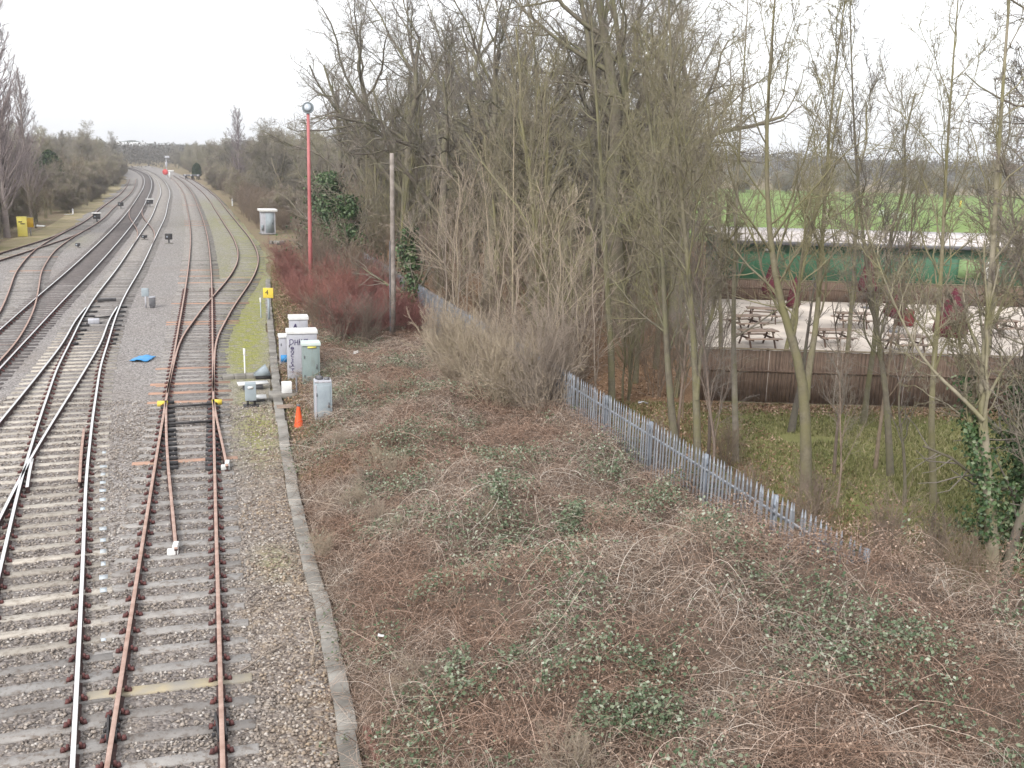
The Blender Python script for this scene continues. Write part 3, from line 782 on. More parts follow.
# ------------------------------------------------------------------ trees
def nrm(v): return v/(np.linalg.norm(v, axis=-1, keepdims=True)+1e-9)
def sprout(P, Rr, k, t0, t1, ang, L, npts, rr, trop=.06, wig=.16, shape=.5, rmin=.004, tip=.35):
    """k side branches on every parent polyline; returns new polylines and radii"""
    M, N, _ = P.shape
    t = (t0+(t1-t0)*(np.arange(k)[None,:]+rng.random((M, k)))/k)
    par = np.repeat(np.arange(M), k); t = t.ravel()
    f = t*(N-1); i = np.clip(f.astype(int), 0, N-2); fr = (f-i)[:,None]
    start = P[par, i]*(1-fr)+P[par, i+1]*fr; tan = nrm(P[par, i+1]-P[par, i])
    pr = Rr[par, i]*(1-fr[:,0])+Rr[par, i+1]*fr[:,0]
    side = nrm(np.cross(tan, rng.normal(size=tan.shape)))
    an = rng.normal(ang[0], ang[1], len(t))[:,None]
    d = nrm(tan*np.cos(an)+side*np.sin(an))
    plen = np.linalg.norm(np.diff(P, axis=1), axis=2).sum(1)[par]
    ln = plen*L*(1-shape*t)*rng.uniform(.7, 1.25, len(t))
    Q = np.zeros((len(t), npts, 3)); Q[:,0] = start; st = (ln/(npts-1))[:,None]
    for j in range(1, npts):
        d = nrm(d+rng.normal(0, wig, d.shape)+np.array([0,0,trop]))
        Q[:,j] = Q[:,j-1]+d*st
    r0 = np.maximum(pr*rr, rmin)
    q = np.linspace(1, tip, npts)[None,:]*r0[:,None]
    return Q, np.maximum(q, rmin*.6)
def trunk_line(H, r, lean=(0,0), wob=.12, n=9, tip=.25, flare=1.25):
    z = np.linspace(0, 1, n); w = np.cumsum(rng.normal(0, wob, (n, 2)), 0)*z[:,None]
    P = np.column_stack([lean[0]*z*H+w[:,0], lean[1]*z*H+w[:,1], z*H]); P[0,:2] = 0; P[0,2] = -.15
    rad = r*(1+(tip-1)*z); rad[0] *= flare
    return P[None], rad[None]

def make_tree(kind, loc, trunk_mat, twig_mat, label=None, cat='tree', group=None, name='bare_tree', trunk=None, scale=1.0, rz=0, rmin=.006):
    """kind is a list of levels (dicts); the first two thick levels become the trunk part, the rest the crown"""
    t = thing(name, label, cat, loc, rz, group)
    P, Rr = trunk
    a = MB(); a.tubes(P, Rr, 8)
    lv = [(P, Rr)]
    c = MB()
    for i, (n_trunk, kw) in enumerate(kind):
        kw = dict(kw); src = kw.pop('src', -1)
        Q, q = sprout(*lv[src], rmin=rmin if i > 0 else rmin*2, **kw); lv.append((Q, q))
        (a if n_trunk else c).tubes(Q, q, 5 if i == 0 else (4 if i == 1 else 3))
    a.build('trunk', trunk_mat, t, smooth=True)
    c.build('crown', twig_mat, t)
    t.scale = (scale,)*3
    return t, lv

K_OAK = [(1, dict(k=11, t0=.28, t1=1, ang=(.75,.2), L=.62, npts=8, rr=.62, trop=.09, wig=.17, shape=.45)),
         (1, dict(k=8, t0=.2, t1=1, ang=(.7,.25), L=.5, npts=7, rr=.55, trop=.05, wig=.2)),
         (0, dict(k=8, t0=.1, t1=1, ang=(.7,.25), L=.5, npts=5, rr=.5, trop=.04, wig=.22)),
         (0, dict(k=5, t0=.1, t1=1, ang=(.7,.3), L=.6, npts=4, rr=.65, trop=.03, wig=.25))]
K_ASH = [(1, dict(k=16, t0=.22, t1=.98, ang=(.55,.15), L=.46, npts=8, rr=.42, trop=.10, wig=.11, shape=.6)),
         (0, dict(k=8, t0=.15, t1=1, ang=(.6,.2), L=.45, npts=6, rr=.5, trop=.08, wig=.16)),
         (0, dict(k=7, t0=.1, t1=1, ang=(.65,.25), L=.55, npts=4, rr=.65, trop=.06, wig=.2))]
K_SHRUB = [(1, dict(k=9, t0=.05, t1=.95, ang=(.45,.2), L=.7, npts=7, rr=.6, trop=.07, wig=.16, shape=.5)),
           (0, dict(k=6, t0=.1, t1=1, ang=(.55,.2), L=.5, npts=5, rr=.6, trop=.06, wig=.2)),
           (0, dict(k=4, t0=.1, t1=1, ang=(.6,.25), L=.5, npts=4, rr=.7, trop=.04, wig=.22))]
K_SPARSE = [(1, dict(k=8, t0=.15, t1=.97, ang=(.5,.18), L=.5, npts=7, rr=.6, trop=.08, wig=.14, shape=.5)),
           (0, dict(k=6, t0=.12, t1=1, ang=(.6,.2), L=.5, npts=5, rr=.65, trop=.06, wig=.18)),
           (0, dict(k=4, t0=.1, t1=1, ang=(.6,.25), L=.5, npts=4, rr=.75, trop=.04, wig=.2))]
K_POP = [(1, dict(k=70, t0=.08, t1=.98, ang=(.42,.1), L=.27, npts=6, rr=.4, trop=.2, wig=.07, shape=.65)),
         (0, dict(k=9, t0=.1, t1=1, ang=(.4,.15), L=.45, npts=5, rr=.6, trop=.14, wig=.1)),
         (0, dict(k=6, t0=.1, t1=1, ang=(.45,.2), L=.45, npts=3, rr=.7, trop=.08, wig=.14))]
K_FAR = [(1, dict(k=12, t0=.12, t1=1, ang=(.75,.2), L=.6, npts=5, rr=.6, trop=.07, wig=.18, shape=.4)),
         (0, dict(k=12, t0=.1, t1=1, ang=(.75,.25), L=.55, npts=4, rr=.6, trop=.04, wig=.22)),
         (0, dict(k=12, t0=.1, t1=1, ang=(.75,.3), L=.6, npts=3, rr=.8, trop=.03, wig=.25)),
         (0, dict(k=3, t0=.1, t1=1, ang=(.75,.3), L=.7, npts=3, rr=.9, trop=.03, wig=.25))]
def stems(n, H, r, spread, wob=.12, npt=7):
    P = []; Q = []
    for i in range(n):
        az = rng.uniform(0, 6.28); s = abs(rng.normal(0, spread)); h = H*rng.uniform(.65, 1.05)
        p, q = trunk_line(h, r*rng.uniform(.6, 1.1), (s*math.cos(az), s*math.sin(az)), wob, npt, .3, 1.0)
        p[0,:,:2] += rng.normal(0, .12, 2); P.append(p[0]); Q.append(q[0])
    return np.array(P), np.array(Q)

def ivy(t, line, rad, z0, z1, n, spread=.28, size=(.06, .14), name='ivy', lump=1.0):
    """ivy leaves wrapped round a stem polyline given in the thing's own coordinates"""
    z = rng.uniform(z0, z1, n); L = np.asarray(line)
    tz = (z-z0)/(z1-z0); kp = vnoise(z*1.3+z1*3, rng.uniform(0, 3, n)) > .20+.12*tz; z = z[kp]; tz = tz[kp]; n = len(z)
    k = np.argsort(L[:,2]); c = np.stack([np.interp(z, L[k,2], L[k,0]), np.interp(z, L[k,2], L[k,1]), z], 1)
    a = rng.uniform(0, 6.28, n); w = (.40+1.5*vnoise(z*1.1+3+z1, a*1.3)*lump)*(1.25-.8*tz)
    rr = rad+np.abs(rng.normal(0, spread, n))*w
    P = c+np.stack([np.cos(a)*rr, np.sin(a)*rr, rng.normal(0, .06, n)], 1)
    N = np.stack([np.cos(a), np.sin(a), rng.uniform(-.2, .7, n)], 1)+rng.normal(0, .4, (n, 3))
    b = MB(); b.cards(P, N, rng.uniform(*size, n), .8); return b.build(name, M_ivy, t)

G0 = lambda px, py: at(px, py)
hidden = []   # prototypes are placed, never left over
protos = {}
def proto(key, fn):
    protos[key] = [fn, None, 0]
def place(key, loc, label, group, cat='tree', s=1.0, rz=None, name=None, sz=None):
    p = protos[key]
    if p[1] is None:
        t = p[0](); p[1] = t
    else:
        t = copy_tree(p[1])
    if name:
        t.name = name
    t.location = [float(x) for x in loc]; t.rotation_euler = (0, 0, rng.uniform(0, 6.28) if rz is None else rz)
    t.scale = (s, s, (sz or s)); tag(t, label, cat, group); p[2] += 1
    return t
def P_(kind, tr, tm, wm, name, rmin=.006):
    return lambda: make_tree(kind, (0,0,0), tm, wm, name=name, trunk=tr(), rmin=rmin)[0]

for i in range(4): proto('oak%d' % i, P_(K_OAK, lambda: trunk_line(11.5, .30, rng.normal(0,.05,2), .22), B_oak, B_twig, 'bare_tree', .0085))
for i in range(3): proto('ash%d' % i, P_(K_ASH, lambda: trunk_line(11.0, .10, rng.normal(0,.04,2), .16), B_olive, B_oliv_t, 'slender_bare_tree', .0075))
for i in range(3): proto('under%d' % i, P_(K_SPARSE, lambda: stems(5, 5.5, .05, .22, .16), B_olive, B_oliv_t, 'leafless_shrub', .0085))
for i in range(2): proto('undt%d' % i, P_(K_SPARSE, lambda: stems(6, 5.0, .045, .25, .16), B_olive, B_brown, 'leafless_shrub', .0085))
for i in range(3): proto('brush%d' % i, P_(K_SHRUB, lambda: stems(8, 3.0, .022, .30, .1), B_brown, B_brown, 'leafless_shrub', .005))
for i in range(2): proto('tan%d' % i, P_(K_SPARSE, lambda: stems(16, 2.5, .012, .42, .14), B_tan, B_tan, 'leafless_shrub', .0055))
for i in range(2): proto('straw%d' % i, P_(K_SPARSE, lambda: stems(20, 1.7, .012, .62, .16), B_tan, B_tan, 'leafless_shrub', .0050))
for i in range(2): proto('stem%d' % i, P_(K_SPARSE, lambda: trunk_line(7.5, .036, rng.normal(0,.04,2), .14), B_tan, B_tan, 'slender_sapling', .0062))
for i in range(2): proto('sap%d' % i, P_(K_ASH, lambda: trunk_line(6.5, .05, rng.normal(0,.06,2), .14), B_brown, B_twig, 'sapling', .0045))
for i in range(3): proto('far%d' % i, P_(K_FAR, lambda: trunk_line(6.5, .2, rng.normal(0,.06,2), .25), B_far, B_fart, 'bare_tree', .013))
for i in range(2): proto('farb%d' % i, P_(K_FAR, lambda: stems(9, 3.6, .06, .38, .2), B_far, B_farb, 'leafless_shrub', .011))
for i in range(2): proto('pop%d' % i, P_(K_POP, lambda: trunk_line(17, .15, rng.normal(0,.012,2), .05), B_poplar, B_poplar, 'poplar_tree', .012))
def red_bush():
    t = make_tree(K_SHRUB, (0,0,0), B_red, B_red, name='dogwood_shrub', trunk=stems(24, 2.0, .012, .55, .12), rmin=.0046)[0]
    return t
proto('red', red_bush)

SIGHT = [(*at(258, 234)[:2], *at(279, 234)[:2]), (*at(15, 237)[:2], *at(36, 237)[:2])]
def blocks(p):
    for x0, y0, x1, y1 in SIGHT:
        if p[1] < y0+3.5 and p[1] > y0*.55 and x0/y0 -2.2/p[1] < p[0]/p[1] < x1/y1+2.2/p[1]: return True
    return False
def scatter(keys, n, region, label, group, cat, s=(.8,1.2), name=None, mind=0.0):
    done = []; tries = 0
    while len(done) < n and tries < n*60:
        tries += 1
        p = region()
        if p is None or blocks(p): continue
        if mind and any((p[0]-q[0])**2+(p[1]-q[1])**2 < mind*mind for q in done): continue
        done.append(p); k = keys[int(rng.integers(len(keys)))]
        place(k, (p[0], p[1], 0), label, group, cat, rng.uniform(*s), name=name)
    return done

# the wood behind the palisade fence
def wood(y0, y1, pad0=1.0, right=.185, xoff=.5):
    def f():
        y = y0+(y1-y0)*rng.random()**.8; lo = fence_x(y)+pad0; hi = right*y+xoff
        return (rng.uniform(lo, hi), y) if hi > lo else None
    return f
scatter(['oak0','oak1','oak2','oak3'], 27, wood(46, 100, 4, .16), 'tall dark bare tree standing in the thick wood behind the palisade fence', 'tall bare trees in the wood', 'tree', (1.05, 1.5), mind=4.8)
scatter(['ash0','ash1','ash2'], 40, wood(36, 85, 2.2, .165), 'slender olive-barked bare tree among the wood behind the palisade fence', 'slender trees in the wood', 'tree', (.75, 1.2), mind=2.4)
scatter(['under0','under1','under2','undt0','undt1'], 40, wood(31, 90, 1.6, .155), 'many-stemmed leafless shrub under the trees of the wood', 'shrubs under the wood', 'shrub', (.75, 1.25), mind=1.7)
scatter(['brush0','brush1','brush2'], 40, wood(28, 95, .8, .15), 'low brown leafless shrub on the leafy floor of the wood', 'low brown shrubs in the wood', 'shrub', (.7, 1.15), mind=1.4)

# tall named trees over the wood's right side
def hero(px, py, H, r, lean, kind, tm, wm, label, name='bare_tree', rmin=.007, wob=.12, line=None, group=None):
    loc = at(px, py); tr = trunk_line(H, r, lean, wob) if line is None else line
    return make_tree(kind, loc, tm, wm, label, 'tree', group, name, tr, 1.0, 0, rmin)

for px, Y, s_, k, lab in ((668, 46, 1.12, 'oak1', 'broad dark oak with wide spreading limbs above the right end of the wood'),
                          (590, 52, 1.2, 'oak2', 'tall dark bare tree reaching past the top edge above the middle of the wood')):
    p = at_depth(px, 380, Y); place(k, (p[0], Y, 0), lab, None, 'tree', s_)
# poplar like tops / edge trees on the left flank of the wood
for px, py, s_ in ((368,250,1.0),(402,262,.95)):
    p = at(px, py); place('oak0', (p[0], p[1], 0), 'dark bare tree on the left flank, %s' % ('nearest the lamp post' if px < 370 else 'behind the pole'), None, 'tree', s_)

# ivy-clad trees left of the wood
for px, Y, H, lab in ((328, 70, 7.4, 'leaning tree stump column wrapped in dark green ivy, right of the red lamp post'), (352, 66, 6.0, 'taller trunk with ragged dark green ivy, second right of the red lamp post'), (411, 50.5, 5.2, 'short trunk covered in dark ivy just right of the wooden pole')):
    p = at_depth(px, 300, Y-2.5); Y = Y-2.5; tr = trunk_line(H, .16, rng.normal(0,.02,2), .10)
    t, lv = make_tree(K_FAR[:2], (p[0], Y, 0), B_oak, B_twig, lab, 'tree', None, 'ivy_tree', tr, 1.0, 0, .012)
    ivy(t, tr[0][0], .12, .6, H*.93, 9000 if px < 400 else 2800, .62 if px < 340 else (.45 if px < 400 else .25), (.10, .22), lump=1.3)

# garden trees in front of the board fence (trunks seen against the lawn)
def line_of(pts, r0, r1, n=14):
    """trunk through image points at a fixed distance"""
    P = np.array(pts); k = np.linspace(0, len(P)-1, n)
    Q = np.stack([np.interp(k, np.arange(len(P)), P[:,j]) for j in range(3)], 1)
    for _ in range(2): Q[1:-1] = .25*Q[:-2]+.5*Q[1:-1]+.25*Q[2:]
    q = np.linspace(0, 1, n); return Q, r0*(1-q)**1.15*.92+r1*.35+.006
def garden_tree(stemsets, base_px, label, tm, wm, kind, name='bare_tree', rmin=.0062, dy=0.0):
    base = at(*base_px); Y = base[1]
    Ps, Rs = [], []
    for pts, r0, r1, dY in stemsets:
        q = [at_depth(px, py, Y+dY*i/(len(pts)-1)) for i, (px, py) in enumerate(pts)]
        Q, rr = line_of(q, r0, r1); Ps.append(Q-base); Rs.append(rr*.76)
    P, q = np.array(Ps), np.array(Rs)
    if abs(P[0,0,2]) < .3: P[0,0,2] = -.1
    return make_tree(kind, base, tm, wm, label, 'tree', None, name, (P, q), 1.0, 0, rmin)
K_G = [(1, dict(k=18, t0=.33, t1=.98, ang=(.62,.2), L=.34, npts=8, rr=.42, trop=.09, wig=.15, shape=.55)),
       (0, dict(k=7, t0=.12, t1=1, ang=(.65,.2), L=.45, npts=6, rr=.5, trop=.06, wig=.18)),
       (0, dict(k=6, t0=.1, t1=1, ang=(.65,.25), L=.5, npts=5, rr=.6, trop=.05, wig=.2)),
       (0, dict(k=4, t0=.15, t1=1, ang=(.6,.25), L=.55, npts=3, rr=.8, trop=.03, wig=.2))]
K_GS = [(0, dict(k=10, t0=.25, t1=.98, ang=(.65,.2), L=.32, npts=6, rr=.45, trop=.1, wig=.15, shape=.5)),
        (0, dict(k=5, t0=.15, t1=1, ang=(.6,.2), L=.45, npts=5, rr=.55, trop=.06, wig=.18)),
        (0, dict(k=3, t0=.1, t1=1, ang=(.6,.25), L=.5, npts=4, rr=.7, trop=.04, wig=.2))]
garden_tree([([(806,492),(806,430),(805,372),(790,335),(776,290),(768,230),(764,150),(770,60),(778,-40)], .21, .05, -.6),
             ([(806,400),(808,370),(817,330),(821,260),(826,180),(832,90),(845,0)], .13, .04, .7)],
            (806,492), 'grey forked garden tree, thickest trunk on the lawn, behind the near palisade fence', B_olive, B_oliv_t, K_G)
garden_tree([([(736,462),(735,400),(733,340),(734,270),(737,190),(742,100),(748,0)], .125, .04, .3)], (736,462), 'straight slim pale trunk just left of the forked garden tree', B_pale, B_oliv_t, K_G)
garden_tree([([(698,488),(697,420),(695,350),(690,285),(684,220),(676,140),(670,60),(668,-30)], .135, .05, .4),
             ([(697,400),(700,350),(712,318),(722,270),(728,200)], .07, .03, .6)], (698,488), 'mossy grey trunk right behind the palisade fence where the lawn begins', B_olive, B_oliv_t, K_G)
garden_tree([([(791,432),(796,405),(802,378),(808,330),(815,280)], .16, .07, .3)], (791,432), 'short dark leaning trunk on the lawn just left of the forked garden tree', B_oak, B_twig, K_GS)
garden_tree([([(891,476),(888,440),(888,400),(880,350),(868,280),(858,200),(852,100),(850,0)], .14, .04, .4)], (891,476), 'brown trunk at the middle of the lawn, third trunk from the right edge', B_oak, B_twig, K_G)
garden_tree([([(934,503),(932,460),(930,400),(937,330),(942,270),(944,200),(950,100),(958,0)], .125, .045, .3)], (934,503), 'olive-barked trunk on the lawn just left of the ivy-covered tree', B_olive, B_oliv_t, K_G)
garden_tree([([(834,474),(836,440),(839,410),(846,392),(838,350),(832,300)], .06, .025, .1)], (834,474), 'thin crooked sapling on the lawn right of the forked garden tree', B_brown, B_twig, K_GS, 'sapling')
garden_tree([([(905,505),(905,460),(901,430),(897,400),(905,360),(915,320)], .055, .02, .2)], (905,505), 'thin dark sapling among twigs between two lawn trunks', B_oak, B_twig, K_GS, 'sapling')
garden_tree([([(676,452),(672,420),(668,370),(664,300),(662,220),(650,130),(640,40)], .16, .06, .6)], (676,452), 'dark-barked trunk at the corner of the wood beside the board fence end', B_oak, B_oliv_t, K_G)
garden_tree([([(612,418),(612,360),(607,290),(604,220),(600,140),(592,50),(590,-30)], .15, .06, .4)], (612,418), 'olive-barked trunk in the wood right above the bend where the palisade fence reappears', B_olive, B_oliv_t, K_G)
for px, py, top, lab in ((497,352,(480,150),'left'),(512,357,(514,110),'middle'),(530,366,(545,130),'right')):
    garden_tree([([(px,py),((px*.7+top[0]*.3),py-70),((px*.35+top[0]*.65),py-150),top], .06, .02, .3)], (px, py), 'pale slim stem growing by the palisade fence behind the tan brush, %s of three' % lab, B_tan, B_tan, K_GS, 'slender_sapling', .0045)

for i in range(20):
    y_ = rng.uniform(28.5, 36.0); x_ = fence_x(y_)-rng.uniform(.2, 2.2)
    place(('straw0','tan0','straw1','tan1','straw0')[i % 5], (x_, y_, float(bank_h(x_, y_))*.5), 'pale tan leafless brush hiding the middle of the palisade fence', 'tan brush along the fence', 'shrub', rng.uniform(.5, 1.0), name='tan_brush', sz=rng.uniform(.55, 1.25))
scatter(['stem0','stem1'], 15, lambda: (lambda y: (fence_x(y)+rng.uniform(-.4, 2.2), y))(rng.uniform(28, 45)), 'pale slim bare sapling rising beside the middle of the palisade fence', 'saplings beside the fence', 'sapling', (.6, 1.05), mind=.7)
# the ivy tree at the right edge
t, lv = garden_tree([([(994,590),(992,545),(990,500),(986,455),(980,415),(982,370),(988,330),(992,270),(996,190),(1002,90),(1010,-10)], .17, .07, .3),
                     ([(983,420),(960,395),(930,370),(905,330),(880,270),(862,215)], .052, .02, .3),
                     ([(990,500),(975,450),(968,410),(962,360),(955,300)], .10, .05, .6)],
                    (994,590), 'bent grey trunk with ivy up its left side at the right edge', B_pale, B_oliv_t, K_G, 'ivy_tree')
Pn = lv[0][0]
ivy(t, Pn[2], .06, 1.2, 4.3, 1500, .16, (.05, .12))
t, lv = garden_tree([([(1003,590),(1010,550),(1020,520),(1034,480),(1050,420),(1066,330),(1078,200),(1085,60)], .13, .06, .2),
                     ([(1034,480),(1038,400),(1030,320),(1016,240),(1004,150)], .08, .035, .4)],
                    (1003,590), 'curving trunk leaning out of the right edge in front of dense ivy', B_oak, B_twig, K_G)
p = at(1012, 566); tr = trunk_line(5.0, .14, (.03,.02), .1)
t, lv = make_tree(K_FAR[:2], p, B_oak, B_twig, 'stump thick with dark green ivy at the right edge', 'tree', None, 'ivy_tree', tr, .9, 0, .01)
ivy(t, tr[0][0], .10, .3, 4.4, 4200, .55, (.06, .15), lump=1.2)
# big bare tree leaning in over the upper right
p = at(1062, 520)
tr = trunk_line(13, .25, (-.02,.03), .2)
make_tree(K_OAK, p, B_oak, B_twig, 'large dark bare tree whose branches reach in from the right edge against the sky', 'tree', None, 'bare_tree', tr, 1.0, 0, .0085)
for px, Y, s_, k, lab in ((722,37.5,.95,'ash0','slender bare tree by the left end of the paving'),(780,38.5,1.0,'ash1','slender bare tree standing behind the board fence, right of the forked tree'),(845,36.5,.95,'ash2','slender twiggy bare tree at the board fence, middle of the lawn'),(985,37,1.0,'ash1','slender bare tree behind the board fence near the right edge'),(868,32,.95,'ash1','slender bare tree on the lawn left of the brown middle trunk'),(655,40,1.15,'ash2','slender twiggy tree at the right end of the wood')):
    p = at_depth(px, 380, Y); place(k, (p[0], Y, 0), lab, None, 'tree', s_)
p = at_depth(1052, 500, 24.5); tr = trunk_line(10.5, .15, (-.07, .02), .2)
make_tree(K_G, (p[0], 24.5, 0), B_oak, B_twig, 'dark bare tree leaning left over the lawn from beyond the right edge', 'tree', None, 'bare_tree', tr, 1.0, 0, .0075)
# long pale arching branch and small saplings in the garden
scatter(['sap0','sap1'], 6, lambda: (lambda y: (rng.uniform(fence_x(y)+2.0, .46*y), y))(rng.uniform(21, 33.5)), 'thin bare sapling growing on the lawn between the larger trunks', 'saplings on the lawn', 'sapling', (.55, 1.15), mind=1.5)
scatter(['brush0','brush1'], 12, lambda: (lambda y: (fence_x(y)+rng.uniform(.6, 3.6)+max(0, 22-y)*.3, y))(rng.uniform(17, 27)), 'low brown leafless shrub just behind the near end of the palisade fence', 'low shrubs behind the fence', 'shrub', (.3, .55), mind=.9)

# brush on the railway side of the fence
for px, py, s_ in ((350,345,.9),(330,332,.95),(372,338,.9),(318,318,.85),(395,330,.85),(345,318,1.0),(372,318,1.0),(300,305,.8),(415,338,.75),(330,300,1.0),(355,296,1.0),(380,302,.9),(290,288,.8),(312,285,.9),(405,318,.8),(342,282,1.0),(288,270,.8)):
    p = at(px, py); place('red', (p[0], p[1], 0), 'dense red-stemmed leafless shrub around the foot of the red lamp post', 'red-stemmed shrubs', 'shrub', s_)
for px, py, s_ in ((440,385,.75),(470,390,.85),(500,395,.95),(530,405,.85),(556,418,.7),(455,372,.75),(490,372,.9),(520,380,.9),(545,392,.8),(470,365,.9),(430,362,.8),(508,410,.85),(575,432,.55),(540,372,.9),(485,402,.8),(520,420,.7),(545,425,.7),(460,395,.7),(440,360,.8),(455,350,.8),(475,352,.8),(500,360,.9),(558,400,.8),(570,412,.6),(515,392,1.0),(535,388,1.0)):
    p = at(px, py); 
    if px < 468: continue
    place('tan%d' % (px % 2), (p[0], p[1], 0), 'pale tan leafless brush hiding the middle of the palisade fence', 'tan brush along the fence', 'shrub', s_*.85)
for px, py, s_ in ((340,350,.7),(365,352,.75),(318,335,.6)):
    p = at(px, py); place('brush%d' % (px % 3), (p[0], p[1], 0), 'brown leafless shrub in front of the red-stemmed shrubs', 'brown shrubs before the red ones', 'shrub', s_)
def strip():
    y = rng.uniform(52, 135); lo = np.interp(y, Rb[:,1], Rb[:,0])+1.0; hi = fence_x(y)-.6
    lo = max(lo, lo+ (2.0 if 85 < y < 105 else 0)+ (1.5 if y < 60 else 0))
    return (rng.uniform(lo, max(hi, lo+1)), y) if hi > lo else None
scatter(['brush0','brush1','brush2'], 46, strip, 'brown leafless shrub on the verge between the tracks and the palisade fence', 'brown shrubs on the right verge', 'shrub', (.6, 1.2), mind=1.3)

def bank_spot():
    p = bank_points(1, 40, 1.3)[0]; return (p[0], p[1])
for i in range(46):
    x_, y_ = bank_spot(); place(('straw0','tan0','tan1')[i % 3], (x_, y_, float(bank_h(x_, y_))*.6), 'dry dead stalks sticking out of the bramble thicket', 'dry stalks in the brambles', 'dead stalks', rng.uniform(.18, .34), name='dry_stalks')
# ------------------------------------------------------------------ belts of trees along the line
def poly_off(pts, lo, hi, pw=1.0):
    P = np.array([at(*p)[:2] for p in pts]); d = np.concatenate([[0], np.cumsum(np.linalg.norm(np.diff(P, axis=0), axis=1))])
    def f():
        t = rng.uniform(0, d[-1]); i = min(np.searchsorted(d, t, side='right')-1, len(P)-2); k = (t-d[i])/(d[i+1]-d[i])
        q = P[i]*(1-k)+P[i+1]*k; T = P[i+1]-P[i]; T = T/np.linalg.norm(T); n = np.array([T[1], -T[0]])
        o = lo+(hi-lo)*rng.random()**pw
        return tuple(q+n*o)
    return f
LB = [(-60,268),(0,250),(40,232),(66,222),(92,206),(112,192),(124,181),(126,174),(118,168)]
scatter(['farb0','farb1','undt0','brush1'], 95, poly_off(LB, -1.8, -9), 'grey-brown leafless bush along the left side of the railway', 'bushes along the left side of the railway', 'shrub', (.8, 1.3), mind=1.9, name='railside_bush')
scatter(['far0','far1','far2'], 85, poly_off(LB, -6, -40), 'grey bare tree in the belt left of the railway', 'trees left of the railway', 'tree', (.95, 1.35), mind=2.9)
scatter(['farb0','farb1','undt1'], 60, poly_off(LB[1:], -.6, -3.6), 'grey-brown leafless bush along the left side of the railway', 'bushes along the left side of the railway', 'shrub', (.5, .9), mind=1.5, name='railside_bush')
RBl = [(262,248),(244,226),(226,208),(206,192),(196,182)]
scatter(['farb0','farb1','undt1','brush0'], 52, poly_off(RBl, 2.2, 10), 'brown leafless bush on the right side of the railway beyond the relay hut', 'bushes beyond the relay hut', 'shrub', (.7, 1.2), mind=2.0, name='railside_bush')
scatter(['far0','far1','far2'], 44, poly_off(RBl, 7, 30), 'hazy brown bare tree right of the railway beyond the red lamp post', 'trees right of the railway', 'tree', (1.05, 1.5), mind=3.0)
def midb():
    y = rng.uniform(235, 420); x0 = np.interp(y, Rb[:,1], Rb[:,0]); 
    lo = x0+5 if y > 262 else at(196,178)[0]+2
    if y > 262: return (rng.uniform(lo, -.24*y), y)
    return (rng.uniform(-.30*y, -.22*y), y)
scatter(['far0','far1','far2','farb0','farb1'], 75, midb, 'bare tree in the grey thicket where the tracks bend out of sight', 'far thicket at the bend', 'tree', (.8, 1.25), mind=4.0, name='bare_tree')
# poplars and other marked trees on the skyline
for px, py, Y, s_, lab, k in ((4,45,90,1.2,'tall poplar at the very left edge rising above the other trees','pop0'),(-14,60,93,1.2,'tall poplar partly outside the left edge','pop1'),(30,104,104,.85,'smaller thin poplar right of the tall poplars on the left','pop1'),
                              (240,110,150,.78,'narrow upright poplar above the brown trees beyond the red lamp post','pop0')):
    p = at_depth(px, 200, Y); place(k, (p[0], Y, 0), lab, None, 'tree', s_*1.45, sz=s_)
for px, Y, s_, lab in ((86,205,1.35,'rounded bare tree on the skyline left of the tracks'),(118,330,1.3,'faint small tree on the far skyline above the tracks'),(262,140,1.3,'rounded hazy bare tree left of the red lamp post'),(285,125,1.1,'hazy bare tree just left behind the red lamp post')):
    p = at_depth(px, 200, Y); place('far1', (p[0], Y, 0), lab, None, 'tree', s_)
for px, Y, s_, lab in ((52,150,.8,'dark evergreen among the bare trees left of the railway'),(198,262,.45,'low dark evergreen bush by the far track ends')):
    p = at_depth(px, 200, Y); t = thing('evergreen_tree', lab, 'tree', (p[0], Y, 0)); H = 9*s_
    tr = trunk_line(H*.8, .2); b = MB(); b.tubes(*tr, 6); b.build('trunk', B_oak, t)
    n = 5000; z = rng.uniform(.8, H, n); rad = 2.6*s_*np.sin(np.pi*np.clip(z/H, 0, 1))**.6*np.sqrt(rng.random(n))*(.7+.6*vnoise(z*.8, rng.uniform(0, 6, n)))
    a = rng.uniform(0, 6.28, n); b = MB(); b.cards(np.stack([rad*np.cos(a), rad*np.sin(a), z], 1), rng.normal(size=(n,3))+(0,0,.5), rng.uniform(.2,.45,n)); b.build('crown', M_needle, t)
# tree line beyond the playing field
scatter(['far0','far1','far2','farb0'], 75, lambda: (rng.uniform(30, 260), 0) and (lambda x: (x, 262+rng.uniform(0, 40)-.05*x))(rng.uniform(25, 240)), 'bare tree in the line beyond the playing field', 'trees beyond the playing field', 'tree', (.85, 1.2), mind=3.0, name='bare_tree')
# distant mass of woodland (nobody could count it)
b = MB()
def far_mass(n, fx, fy, h):
    x = fx(n); y = fy(n, x); hh = h*(.55+.75*vnoise(x*.035, y*.035)+.25*vnoise(x*.16, y*.16))
    z = hh*rng.random(n)**.7; N = rng.normal(size=(n, 3)); N[:,1] -= .8
    b.cards(np.stack([x, y, z], 1), N, rng.uniform(.5, 1.3, n), .5)
far_mass(110000, lambda n: rng.uniform(-520, -60, n), lambda n, x: rng.uniform(430, 610, n), 6.5)
far_mass(110000, lambda n: rng.uniform(-60, 620, n), lambda n, x: rng.uniform(310, 620, n), 10)
far_mass(24000, lambda n: rng.uniform(-330, -125, n), lambda n, x: rng.uniform(170, 430, n)+0*x, 7)
tag(b.build('distant_woodland', M_farwood), 'far grey-brown winter woodland on the horizon', 'woodland', kind='stuff')

